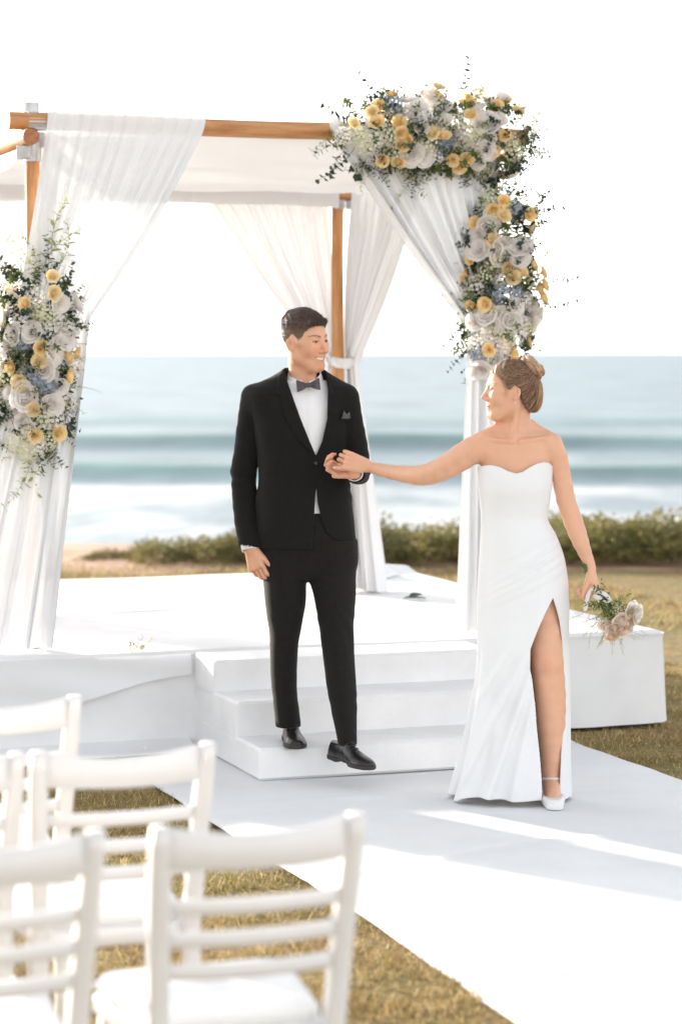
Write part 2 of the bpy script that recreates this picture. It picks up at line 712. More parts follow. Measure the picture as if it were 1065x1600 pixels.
# ------------------------------------------------------------------ white ladder-back chairs
M_chair = mat('white_lacquered_wood', (0.80, 0.775, 0.765), 0.35, var=0.03, vscale=7, bump=0.04, bscale=60, coat=0.2)
M_pad = mat('white_seat_pad', (0.80, 0.80, 0.805), 0.7, var=0.02, vscale=5, bump=0.06, bscale=120)


def bow(x, w=0.19):
    return -0.035 * (1 - (x / w) ** 2)          # backs bow away from the sitter


def slat_mesh(z0, z1, w, th, yb, up=0.0, name='slat'):
    n = 13
    V, F = [], []
    for i in range(n):
        x = -w + 2 * w * i / (n - 1)
        y = yb + bow(x)
        lift = up * (x / w) ** 2
        for (yy, zz) in ((-th / 2, z0 + 0.004 + lift * 0.3), (-th / 2, z1 - 0.004 + lift), (-th / 2 + 0.004, z1 + lift), (th / 2 - 0.004, z1 + lift), (th / 2, z1 - 0.004 + lift), (th / 2, z0 + 0.004 + lift * 0.3), (th / 2 - 0.004, z0 + lift * 0.3), (-th / 2 + 0.004, z0 + lift * 0.3)):
            V.append((x, y + yy, zz))
    for i in range(n - 1):
        for k in range(8):
            k2 = (k + 1) % 8
            F.append((i * 8 + k, i * 8 + k2, i * 8 + 8 + k2, i * 8 + 8 + k))
    F.append(tuple(range(7, -1, -1)))
    F.append(tuple((n - 1) * 8 + k for k in range(8)))
    return mesh(name, V, F, M_chair)


def lerp_post(z):
    """back post: leans backwards above the seat, kicks back at the foot"""
    return -0.005 - 0.085 * max(0, (z - 0.43) / 0.44) ** 1.25 - 0.05 * max(0, (0.40 - z) / 0.40) ** 1.5


def chair_parts():
    parts = []
    for sx in (-1, 1):
        b = MB()
        zs = [0.0, 0.1, 0.25, 0.40, 0.45, 0.55, 0.66, 0.76, 0.83, 0.872]
        rings = []
        for z in zs:
            hw = 0.0195 if z < 0.8 else 0.0195 - 0.004 * (z - 0.8) / 0.07
            x = sx * (0.172 + 0.018 * max(0, (z - 0.45) / 0.42) + 0.004)
            y = lerp_post(z)
            rings.append([(x - hw, y - 0.014, z), (x - hw * 0.4, y - 0.018, z), (x + hw * 0.4, y - 0.018, z), (x + hw, y - 0.014, z), (x + hw, y + 0.014, z), (x + hw * 0.4, y + 0.018, z), (x - hw * 0.4, y + 0.018, z), (x - hw, y + 0.014, z)])
        V = [p for r in rings for p in r]
        F = []
        for i in range(len(zs) - 1):
            for k in range(8):
                k2 = (k + 1) % 8
                F.append((i * 8 + k, i * 8 + k2, i * 8 + 8 + k2, i * 8 + 8 + k))
        F.append(tuple(range(7, -1, -1)))
        F.append(tuple((len(zs) - 1) * 8 + k for k in range(8)))
        b.add(V, F)
        parts.append(('back_post', b.mesh('back_post', M_chair)))
    parts.append(('top_rail', slat_mesh(0.785, 0.852, 0.185, 0.016, lerp_post(0.83) + 0.004, 0.018, 'top_rail')))
    for z in (0.712, 0.648, 0.584):
        parts.append(('slat', slat_mesh(z - 0.0155, z + 0.0155, 0.178, 0.013, lerp_post(z) + 0.004, 0.0)))
    # seat frame and pad: a rounded trapezoid
    def outline(w0, w1, d0, d1, r, n=6):
        c = [(-w0, d0), (w0, d0), (w1, d1), (-w1, d1)]
        o = []
        for i, (x, y) in enumerate(c):
            a0 = [PI, 1.5 * PI, 0, 0.5 * PI][i]
            cx = x - math.copysign(r, x)
            cy = y + (r if i < 2 else -r)
            for k in range(n + 1):
                a = a0 + 0.5 * PI * k / n
                o.append((cx + r * math.cos(a), cy + r * math.sin(a)))
        return o
    def slab(name, layers, m):
        V, F = [], []
        n = None
        for (out, z) in layers:
            n = len(out)
            V += [(x, y, z) for x, y in out]
        for i in range(len(layers) - 1):
            for k in range(n):
                k2 = (k + 1) % n
                F.append((i * n + k, i * n + k2, i * n + n + k2, i * n + n + k))
        F.append(tuple(range(n - 1, -1, -1)))
        F.append(tuple((len(layers) - 1) * n + k for k in range(n)))
        return mesh(name, V, F, m)
    parts.append(('seat', slab('seat', [(outline(0.172, 0.202, 0.005, 0.40, 0.03), 0.405), (outline(0.177, 0.208, 0.0, 0.405, 0.035), 0.412), (outline(0.177, 0.208, 0.0, 0.405, 0.035), 0.438), (outline(0.172, 0.203, 0.005, 0.40, 0.032), 0.446)], M_chair)))
    parts.append(('seat_pad', slab('seat_pad', [(outline(0.160, 0.196, 0.022, 0.396, 0.04), 0.447), (outline(0.168, 0.205, 0.016, 0.404, 0.045), 0.458), (outline(0.168, 0.205, 0.016, 0.404, 0.045), 0.472), (outline(0.160, 0.196, 0.024, 0.396, 0.045), 0.484), (outline(0.125, 0.160, 0.06, 0.36, 0.04), 0.490)], M_pad)))
    for sx in (-1, 1):
        b = MB()
        b.tube([(sx * 0.178, 0.372, 0.405), (sx * 0.180, 0.376, 0.2), (sx * 0.183, 0.382, 0.0)], [0.02, 0.017, 0.013], 10)
        parts.append(('front_leg', b.mesh('front_leg', M_chair)))
        for z in (0.16, 0.27):
            b = MB()
            b.tube([(sx * 0.176, lerp_post(z), z), (sx * 0.181, 0.376, z)], 0.0095, 8)
            parts.append(('stretcher', b.mesh('stretcher', M_chair)))
    b = MB()
    b.tube([(-0.18, 0.374, 0.22), (0.18, 0.374, 0.22)], 0.0095, 8)
    parts.append(('stretcher', b.mesh('stretcher', M_chair)))
    return parts


CH = chair_parts()


def chair(right_top, label, dz=0.0, drz=0.0):
    """right_top: world x, y of the top of the right back post"""
    rz = TH + drz
    c, s = math.cos(rz), math.sin(rz)
    lx, ly = 0.194, lerp_post(0.87)
    o = empty('chair', (right_top[0] - (lx * c - ly * s), right_top[1] - (lx * s + ly * c), dz), rz)
    tag(o, label, 'chair', 'white ladder-back chairs set out on the grass')
    for n, me in CH:
        p = bpy.data.objects.new(n, me)
        COL.objects.link(p)
        p.parent = o


chair((0.030, 4.63), 'nearest white ladder-back chair, at the bottom middle beside the carpet', 0, 0.0)
chair((-0.452, 4.47), 'white ladder-back chair cut off by the bottom left corner of the picture', 0, 0.02)
chair((-0.300, 5.47), 'white ladder-back chair just behind the nearest one, second row, closest to the carpet', 0, -0.02)
chair((-0.712, 5.33), 'white ladder-back chair at the left edge, second row, mostly hidden', 0, 0.01)
chair((-0.684, 6.22), 'farthest white ladder-back chair, its top rail in front of the stage skirt', 0, 0.0)
# ------------------------------------------------------------------ wedding arch: four posts, log beams, steel sleeves
FLp, FRp, BRp, BLp = (-0.65, 1.30), (1.57, 1.30), (1.46, 3.20), (-0.72, 3.20)
ZF, ZS, ZB = 2.785, 2.700, 2.618           # centre heights of front, side and back beams
arch = empty('wedding_arch', L(0.45, 2.2, SH))
tag(arch, 'square wooden wedding arch with honey-coloured log beams standing on the stage', 'arch')


def log(name, p0, p1, r, parent, seed=0, mat_=None, ends=True, n=14):
    p0, p1 = Vector(p0), Vector(p1)
    d = p1 - p0
    ln = d.length
    me = MB()
    k = 9
    rr = random.Random(seed)
    pts = [Vector((0.0035 * math.sin(i * 0.9 + seed), 0.0035 * math.cos(i * 1.3 + seed), ln * i / (k - 1))) for i in range(k)]
    me.tube(pts, [r * (1 + rr.uniform(-0.03, 0.03)) for _ in pts], n, caps=False)
    m = me.mesh(name, mat_ or M_wood)
    o = link(name, m, parent, False)
    q = d.to_track_quat('Z', 'Y')
    o.matrix_parent_inverse = wmat(parent).inverted()
    o.location = p0
    o.rotation_euler = q.to_euler()
    for (i, z) in ((0, -0.001), (k - 1, ln + 0.001)):
        e = MB()
        V = [Vector((r * 1.0 * math.cos(2 * PI * j / n), r * math.sin(2 * PI * j / n), z)) for j in range(n)] + [Vector((0, 0, z + (0.004 if i else -0.004)))]
        F = [(j, (j + 1) % n, n) for j in range(n)]
        e.add(V, F)
        eo = link('sawn_end', e.mesh('sawn_end', M_woodend if mat_ is None else mat_, False), o, False)
    return o


def Lv(uv, z):
    return L(uv[0], uv[1], z)


for k_, (p, top) in enumerate(((FLp, ZF - 0.11), (FRp, ZF - 0.11), (BRp, ZB - 0.03), (BLp, ZB - 0.03))):
    log('post', Lv(p, SH), Lv(p, top), 0.0335, arch, k_)
log('front_beam', L(FLp[0] - 0.115, FLp[1] - 0.03, ZF), L(FRp[0] + 0.16, FRp[1] - 0.03, ZF), 0.040, arch, 11)
log('side_beam', L(FLp[0] - 0.055, FLp[1] - 0.22, ZS), L(BLp[0] - 0.055, BLp[1] + 0.14, ZS), 0.037, arch, 12)
log('side_beam', L(FRp[0] + 0.06, FRp[1] - 0.10, ZS), L(BRp[0] + 0.06, BRp[1] + 0.14, ZS), 0.037, arch, 13)
log('back_beam', L(BLp[0] - 0.12, BLp[1] - 0.02, ZB), L(BRp[0] + 0.09, BRp[1] - 0.02, ZB), 0.034, arch, 14)


def sleeve(c, axis, r, ln, box=False):
    b = MB()
    if box:
        b.box((0, 0, 0), (r * 2, r * 2, ln), None, 0.004)
    else:
        b.tube([(0, 0, -ln / 2), (0, 0, ln / 2)], r, 18)
    o = link('steel_bracket', b.mesh('steel_bracket', M_steel), arch, False)
    o.matrix_parent_inverse = wmat(arch).inverted()
    o.location = c
    o.rotation_euler = Vector(axis).to_track_quat('Z', 'Y').to_euler()
    autosmooth(o, 35)


UX, VX = L(1, 0) - L(0, 0), L(0, 1) - L(0, 0)
for (p, sg) in ((FLp, -1), (FRp, 1)):
    sleeve(Lv(p, ZF + 0.035) + VX * 0.035, (0, 0, 1), 0.037, 0.11)          # upright pipe stub behind the beam
    sleeve(L(p[0] + 0.012, p[1] - 0.03, ZF), UX, 0.0425, 0.085)               # collar round the front beam
    sleeve(Lv(p, ZF - 0.135), (0, 0, 1), 0.039, 0.085)                        # collar on the post
    sleeve(L(p[0] + sg * 0.065, p[1] - 0.12, ZS - 0.06), (0, 0, 1), 0.030, 0.06, True)
    sleeve(L(p[0] + 0.03, p[1] - 0.006, ZS + 0.005), (0, 0, 1), 0.024, 0.07, True)
for (p, sg) in ((BRp, 1), (BLp, -1)):
    sleeve(L(p[0], p[1] - 0.035, ZB - 0.05), (0, 0, 1), 0.028, 0.055, True)
    sleeve(L(p[0] + 0.06, p[1] - 0.035, ZB - 0.052), (0, 0, 1), 0.027, 0.05, True)

# ------------------------------------------------------------------ tulle drapes
def smooth(x):
    x = np.clip(x, 0, 1)
    return x * x * (3 - 2 * x)


def drape(name, top0, top1, gather, foot, label, w_g, w_f, seed, folds=9, sag=0.10, m=None, zt_amp=0.0, side=None, swirl=1.0, n=110, mcols=150, bulge=0.0):
    """cloth hung along a beam (top0 to top1), pulled in at `gather` and falling to `foot`; side = unit vector of the spread at gather and foot"""
    a, b, g, f = (np.array(p, float) for p in (top0, top1, gather, foot))
    ax = (b - a) / np.linalg.norm(b - a)
    sd = np.array(side, float) if side is not None else ax
    nr = np.cross(sd, [0, 0, 1.0])
    T0 = 0.5

    def fn(s, t):
        up = np.clip(t / T0, 0, 1)
        dn = np.clip((t - T0) / (1 - T0), 0, 1)
        ph = 2 * PI * folds * s + 0.9 * np.sin(2 * PI * 1.7 * s + seed) + 0.5 * np.sin(2 * PI * 4.3 * s + seed * 2)
        top = a[None, None] + (b - a) * s[..., None]
        gat = g + sd * ((s - 0.5) * w_g)[..., None]
        ftp = f + sd * ((s - 0.5) * w_f)[..., None]
        e = up ** 1.12
        P = top * (1 - e)[..., None] + gat * e[..., None]
        P[..., 2] -= sag * np.sin(PI * up) * (0.35 + 0.65 * s if np.linalg.norm(b - g) > np.linalg.norm(a - g) else 1.0 - 0.65 * s)
        Q = gat * (1 - dn)[..., None] + ftp * dn[..., None]
        w = (t > T0)
        P = np.where(w[..., None], Q, P)
        amp_u = 0.006 + 0.018 * np.sin(PI * np.clip(up * 0.9, 0, 1)) + 0.012 * up
        amp_d = 0.018 + 0.026 * smooth(dn)
        amp = np.where(w, amp_d, amp_u) * swirl
        fold = np.sin(ph + 0.8 * t) + 0.35 * np.sin(2.3 * ph + 2.0 * t + seed)
        d2 = np.cos(ph * 0.5 + seed) * np.where(w, 0.012 + 0.018 * dn, 0.008 * up)
        P = P + nr * (amp * fold)[..., None] + sd * d2[..., None]
        P = P - nr * (bulge * np.sin(PI * up) * (1 - w))[..., None]
        # rolled over the beam at the top
        roll = np.exp(-up / 0.02)
        P[..., 2] += 0.048 * roll * (1 + 0.25 * np.sin(ph))
        return P[..., 0], P[..., 1], P[..., 2]
    o = sheet(name, fn, n, mcols, m or M_sheer)
    tag(o, label, 'drape', 'sheer white drapes of the wedding arch')
    return o


def tieband(p, label, r=0.045, h=0.05):
    b = MB()
    V, F = [], []
    n, k = 20, 5
    for i in range(k):
        for j in range(n):
            a = 2 * PI * j / n
            rr = r * (1 + 0.10 * math.sin(3 * a + i) + 0.10 * math.sin(PI * i / (k - 1)))
            V.append(Vector(p) + Vector((rr * math.cos(a), rr * math.sin(a), h * (i / (k - 1) - 0.5) + 0.006 * math.sin(2 * a + 1))))
    for i in range(k - 1):
        for j in range(n):
            F.append((i * n + j, i * n + (j + 1) % n, (i + 1) * n + (j + 1) % n, (i + 1) * n + j))
    b.add(V, F)
    o = b.build('cloth_tie', M_tie)
    tag(o, label, 'cloth tie', 'white cloth ties round the arch posts')


UXn = tuple(UX)
VXn = tuple(VX)
fy = FLp[1] - 0.088
# front left: wide swag pulled to the left post
drape('drape', L(-0.60, fy, ZF), L(0.13, fy, ZF), L(-0.57, fy - 0.01, 1.92), L(-0.86, fy - 0.06, SH + 0.012), 'sheer white drape swept from the front beam to the left flower-covered post', 0.34, 0.56, 3, 10, 0.05, side=UXn, swirl=0.6)
# front right
drape('drape', L(0.72, fy, ZF), L(1.55, fy, ZF), L(1.50, fy - 0.0, 1.86), L(1.49, fy - 0.07, SH + 0.012), 'sheer white drape swept from the front beam to the right post behind the bride', 0.16, 0.30, 5, 9, 0.02, side=UXn)
# back right, on the back beam
by = BRp[1] + 0.055
drape('drape', L(0.70, by, ZB), L(1.42, by, ZB), L(1.44, by, 1.70), L(1.60, by - 0.05, SH + 0.012), 'sheer white drape hung from the back beam, gathered at the post behind the groom', 0.10, 0.28, 8, 8, 0.03, m=M_sheer, side=UXn)
# back left (seen through the front swag)
drape('drape', L(-0.70, by, ZB), L(0.10, by, ZB), L(-0.68, by, 1.70), L(-0.70, by - 0.05, SH + 0.012), 'sheer white drape at the back left of the arch, seen through the front one', 0.12, 0.34, 9, 8, 0.05, m=M_sheer2, side=UXn)
# right side, pulled to the back post
sx_ = 0.5 * (FRp[0] + BRp[0]) + 0.03
drape('drape', L(BRp[0] + 0.05, BRp[1] - 0.1, ZS), L(FRp[0] - 0.01, FRp[1] + 0.85, ZS), L(BRp[0] + 0.085, BRp[1] + 0.02, 1.70), L(BRp[0] + 0.17, BRp[1] - 0.06, SH + 0.012), 'sheer white drape on the right side of the arch, drawn back to the rear post', 0.10, 0.26, 12, 8, 0.04, side=(-VX.x, -VX.y, 0))
# left side, pulled to the back left post
drape('drape', L(BLp[0] - 0.05, BLp[1] - 0.1, ZS), L(FLp[0] - 0.06, FLp[1] + 1.5, ZS), L(BLp[0] - 0.05, BLp[1] - 0.1, 1.70), L(BLp[0] - 0.08, BLp[1] - 0.15, SH + 0.012), 'sheer white drape on the left side of the arch at the picture edge', 0.14, 0.35, 15, 8, 0.04, m=M_sheer2, side=(-VX.x, -VX.y, 0))
tieband(L(BRp[0] + 0.03, BRp[1] + 0.01, 1.70), 'white cloth tie round the rear post beside the groom', 0.066, 0.055)


# roof cloth: tulle laid over the beams, sagging between front and back
def roof_fn(s, t):
    u = -0.62 + 2.1 * s
    v = 1.32 + 1.92 * t
    z = 2.755 + (ZB + 0.045 - 2.755) * t - 0.12 * np.sin(PI * t) * (0.8 + 0.2 * np.sin(PI * s)) + 0.012 * wob(u * 0.4, v, 90, 14)
    # hangs down a little behind the back beam
    dn = np.clip((t - 0.94) / 0.06, 0, 1)
    z = z - 0.10 * dn
    return OX + u * CU - v * SU, OY + u * SU + v * CU, z


def val_fn(s, t):
    u = -0.80 + 2.24 * s
    v = BRp[1] - 0.075 - 0.012 * np.sin(u * 37 + 1.2 * np.sin(u * 11)) * t
    z = ZB + 0.050 - 0.115 * t - 0.012 * wob(u, 0 * u, 92, 6) * t
    return OX + u * CU - v * SU, OY + u * SU + v * CU, z


tag(sheet('valance', val_fn, 12, 160, M_sheer), 'narrow white tulle valance hanging over the back beam of the arch', 'valance')
ro = sheet('roof_cloth', roof_fn, 80, 60, M_sheer)
tag(ro, 'sheer white cloth stretched over the top of the wedding arch', 'cloth')
# ------------------------------------------------------------------ flowers and sprigs (meshes shared by many parts)
M_yellow = mat('yellow_rose_petal', lin(255, 238, 196), 0.6, vscale=30, col2=lin(254, 226, 168), trans=0.35, island=0.10)
M_paley = mat('pale_yellow_petal', lin(254, 240, 206), 0.6, vscale=30, col2=lin(252, 230, 180), trans=0.35, island=0.08)
M_petal = mat('white_petal', lin(252, 248, 244), 0.6, vscale=20, col2=lin(246, 240, 236), trans=0.45, island=0.06)
M_cream = mat('cream_filler_petal', lin(236, 232, 206), 0.7, vscale=30, col2=lin(222, 220, 182), trans=0.3, island=0.12)
M_blue = mat('dusty_blue_petal', lin(128, 138, 152), 0.7, vscale=25, col2=lin(186, 192, 202), trans=0.2, island=0.22)
M_peach = mat('peach_rose_petal', lin(252, 232, 214), 0.6, vscale=30, col2=lin(250, 222, 198), trans=0.35, island=0.10)
M_euc = mat('dark_eucalyptus_leaf', lin(34, 54, 46), 0.5, vscale=14, col2=lin(54, 76, 60), trans=0.12, island=0.25)
M_leaf = mat('olive_leaf', lin(72, 88, 44), 0.5, vscale=14, col2=lin(106, 118, 60), trans=0.25, island=0.25)
M_lime = mat('light_green_leaf', lin(150, 158, 92), 0.5, vscale=14, col2=lin(176, 180, 116), trans=0.4, island=0.2)
M_stem = mat('green_stem', lin(86, 104, 50), 0.6, var=0.2)


def petal(b, th, w, r0, h, flare, curl=0.0, nu=4, nv=4, rr=random):
    V, F = [], []
    for j in range(nv + 1):
        q = j / nv
        ww = w * (0.35 + 0.65 * math.sin(PI * min(1, 0.12 + 0.62 * q)))
        for i in range(nu + 1):
            a = 2 * i / nu - 1
            rad = r0 * (0.25 + 0.75 * math.sin(0.5 * PI * min(1, q * 1.5))) + flare * q * q + curl * max(0, q - 0.75) * 4 * (1 - 0.3 * a * a)
            z = h * (q - 0.16 * q * a * a) - curl * max(0, q - 0.8) * 2.5
            an = th + a * ww
            V.append((rad * math.cos(an), rad * math.sin(an), z))
    for j in range(nv):
        for i in range(nu):
            o = j * (nu + 1) + i
            F.append((o, o + 1, o + nu + 2, o + nu + 1))
    b.add(V, F)


def rose_mesh(name, m, R, layers, seed, openness=1.0):
    b = MB()
    r_ = random.Random(seed)
    th = 0
    for (f, cnt, fl, cu, hh, w) in layers:
        for k in range(cnt):
            th += 2 * PI / cnt * 1.0 + r_.uniform(-0.12, 0.12)
            petal(b, th, w * r_.uniform(0.9, 1.1), R * f, R * hh * r_.uniform(0.93, 1.07), R * fl * openness * r_.uniform(0.8, 1.2), R * cu, rr=r_)
        th += 0.7
    b.tube([(0, 0, -R * 0.9), (0, 0, 0.05 * R)], [R * 0.08, R * 0.22], 5)
    return mesh(name, b.V, b.F, m)


ROSE_L = [(0.16, 3, 0.02, 0.0, 1.02, 1.3), (0.34, 4, 0.06, 0.0, 1.02, 1.0), (0.54, 5, 0.12, 0.03, 0.97, 0.85), (0.72, 6, 0.22, 0.07, 0.86, 0.75), (0.82, 6, 0.42, 0.10, 0.70, 0.72)]
BLOOM_L = [(0.15, 3, 0.05, 0.0, 0.7, 1.2), (0.36, 5, 0.10, 0.02, 0.72, 0.9), (0.56, 6, 0.25, 0.05, 0.68, 0.8), (0.7, 7, 0.45, 0.06, 0.55, 0.72)]
ROSES = [rose_mesh('rose', M_yellow, 0.0275, ROSE_L, s) for s in (1, 2)] + [rose_mesh('rose', M_paley, 0.027, ROSE_L, 3)]
WHITES = [rose_mesh('white_bloom', M_petal, 0.040, BLOOM_L, s, o) for s, o in ((4, 1.0), (5, 1.3), (6, 0.7))]
PEACH = rose_mesh('rose', M_peach, 0.030, ROSE_L, 8)
PALEP = rose_mesh('rose', mat('blush_white_petal', lin(250, 240, 230), 0.6, vscale=30, col2=lin(246, 230, 216), trans=0.4, island=0.06), 0.032, ROSE_L, 9)


def florets(name, m, R, cnt, size, seed, dome=0.75, pet=4, stem=None):
    """a rounded head of little flat flowers"""
    b = MB()
    r_ = random.Random(seed)
    for k in range(cnt):
        z = 1 - (k + 0.5) / cnt * 1.25
        a = k * 2.39996 + r_.uniform(-0.2, 0.2)
        q = math.sqrt(max(0, 1 - z * z))
        d = Vector((q * math.cos(a), q * math.sin(a), z))
        c = Vector((d.x * R, d.y * R, d.z * R * dome)) * r_.uniform(0.86, 1.06)
        n = (d + Vector((r_.uniform(-.35, .35), r_.uniform(-.35, .35), r_.uniform(-.35, .35)))).normalized()
        t = n.orthogonal().normalized()
        s_ = n.cross(t)
        ro = r_.uniform(0, 6.3)
        V, F = [c - n * size * 0.25], []
        for p in range(pet):
            aa = ro + 2 * PI * p / pet
            wv = PI / pet * 0.92
            e1 = t * math.cos(aa - wv) + s_ * math.sin(aa - wv)
            e0 = t * math.cos(aa) + s_ * math.sin(aa)
            e2 = t * math.cos(aa + wv) + s_ * math.sin(aa + wv)
            o = len(V)
            V += [c + e1 * size * 0.62, c + e0 * size + n * size * 0.1, c + e2 * size * 0.62]
            F += [(0, o, o + 1), (0, o + 1, o + 2)]
        b.add(V, F)
    return mesh(name, b.V, b.F, m, False)


HYD = [florets('hydrangea', M_blue, 0.048, 62, 0.0125, 21), florets('hydrangea', M_blue, 0.040, 46, 0.0125, 22)]
FILL = [florets('filler_flower', M_cream, 0.048, 46, 0.010, 23, 0.9, 5), florets('filler_flower', M_petal, 0.046, 42, 0.0115, 24, 0.9, 5)]


def leaf(b, base, d, n, ln, w, cup=0.15, tip=0.0):
    d = d.normalized()
    n = (n - d * n.dot(d)).normalized()
    s = d.cross(n)
    prof = ((0.0, 0.05), (0.25, 0.8), (0.55, 1.0), (0.82, 0.62), (1.0, tip))
    V, F = [], []
    for (q, ww) in prof:
        c = base + d * (ln * q) - n * (cup * ln * q * q)
        V += [c - s * (w * ww) + n * (w * ww * 0.35), c, c + s * (w * ww) + n * (w * ww * 0.35)]
    for i in range(len(prof) - 1):
        o = i * 3
        F += [(o, o + 1, o + 4, o + 3), (o + 1, o + 2, o + 5, o + 4)]
    b.add(V, F)


def sprig_mesh(name, m, ln, pairs, lw, ll, seed, bend=0.3, tip=0.0, droop=0.2, r=0.0016, wild=0.3):
    """stem along +Z with leaves"""
    b = MB()
    r_ = random.Random(seed)
    pts = []
    for i in range(8):
        q = i / 7
        pts.append(Vector((bend * ln * q * q, 0.08 * ln * math.sin(q * 3 + seed), ln * q)))
    b.tube(pts, [r * (1.2 - 0.8 * i / 7) for i in range(8)], 4)
    for k in range(pairs):
        q = 0.12 + 0.88 * (k + 0.5) / pairs
        f = q * 7
        i = min(6, int(f))
        p = pts[i].lerp(pts[i + 1], f - i)
        t = (pts[i + 1] - pts[i]).normalized()
        for sg in (0, 1):
            an = k * 1.9 + sg * PI + r_.uniform(-0.5, 0.5)
            o = t.orthogonal().normalized()
            o = (Matrix.Rotation(an, 3, t) @ o)
            d = (o + t * r_.uniform(0.3, 1.0) + Vector((r_.uniform(-wild, wild), r_.uniform(-wild, wild), r_.uniform(-wild, wild) - droop)))
            sc = r_.uniform(0.7, 1.1) * (1 - 0.45 * q)
            leaf(b, p, d, t + Vector((r_.uniform(-.5, .5), r_.uniform(-.5, .5), 0.2)), ll * sc, lw * sc, 0.2, tip)
    return mesh(name, b.V, b.F, m)


EUC = [sprig_mesh('eucalyptus_sprig', M_euc, 0.26, 8, 0.023, 0.044, s, 0.3, 0.5) for s in (31, 32)]
RUS = [sprig_mesh('leaf_sprig', M_leaf, 0.22, 9, 0.0125, 0.060, s, 0.35) for s in (33, 34)] + [sprig_mesh('leaf_sprig', M_lime, 0.25, 9, 0.0095, 0.058, 35, 0.4)]
FERN = [sprig_mesh('fern_sprig', M_lime, 0.24, 24, 0.0022, 0.026, s, 0.5, 0.2) for s in (36, 37)]


def put(name, me, pos, d, parent, roll=0.0, sc=1.0):
    o = bpy.data.objects.new(name, me)
    COL.objects.link(o)
    o.parent = parent
    o.matrix_parent_inverse = wmat(parent).inverted()
    q = Vector(d).normalized().to_track_quat('Z', 'Y').to_matrix() @ Matrix.Rotation(roll, 3, 'Z')
    o.location = pos
    o.rotation_euler = q.to_euler()
    o.scale = (sc, sc, sc)
    return o


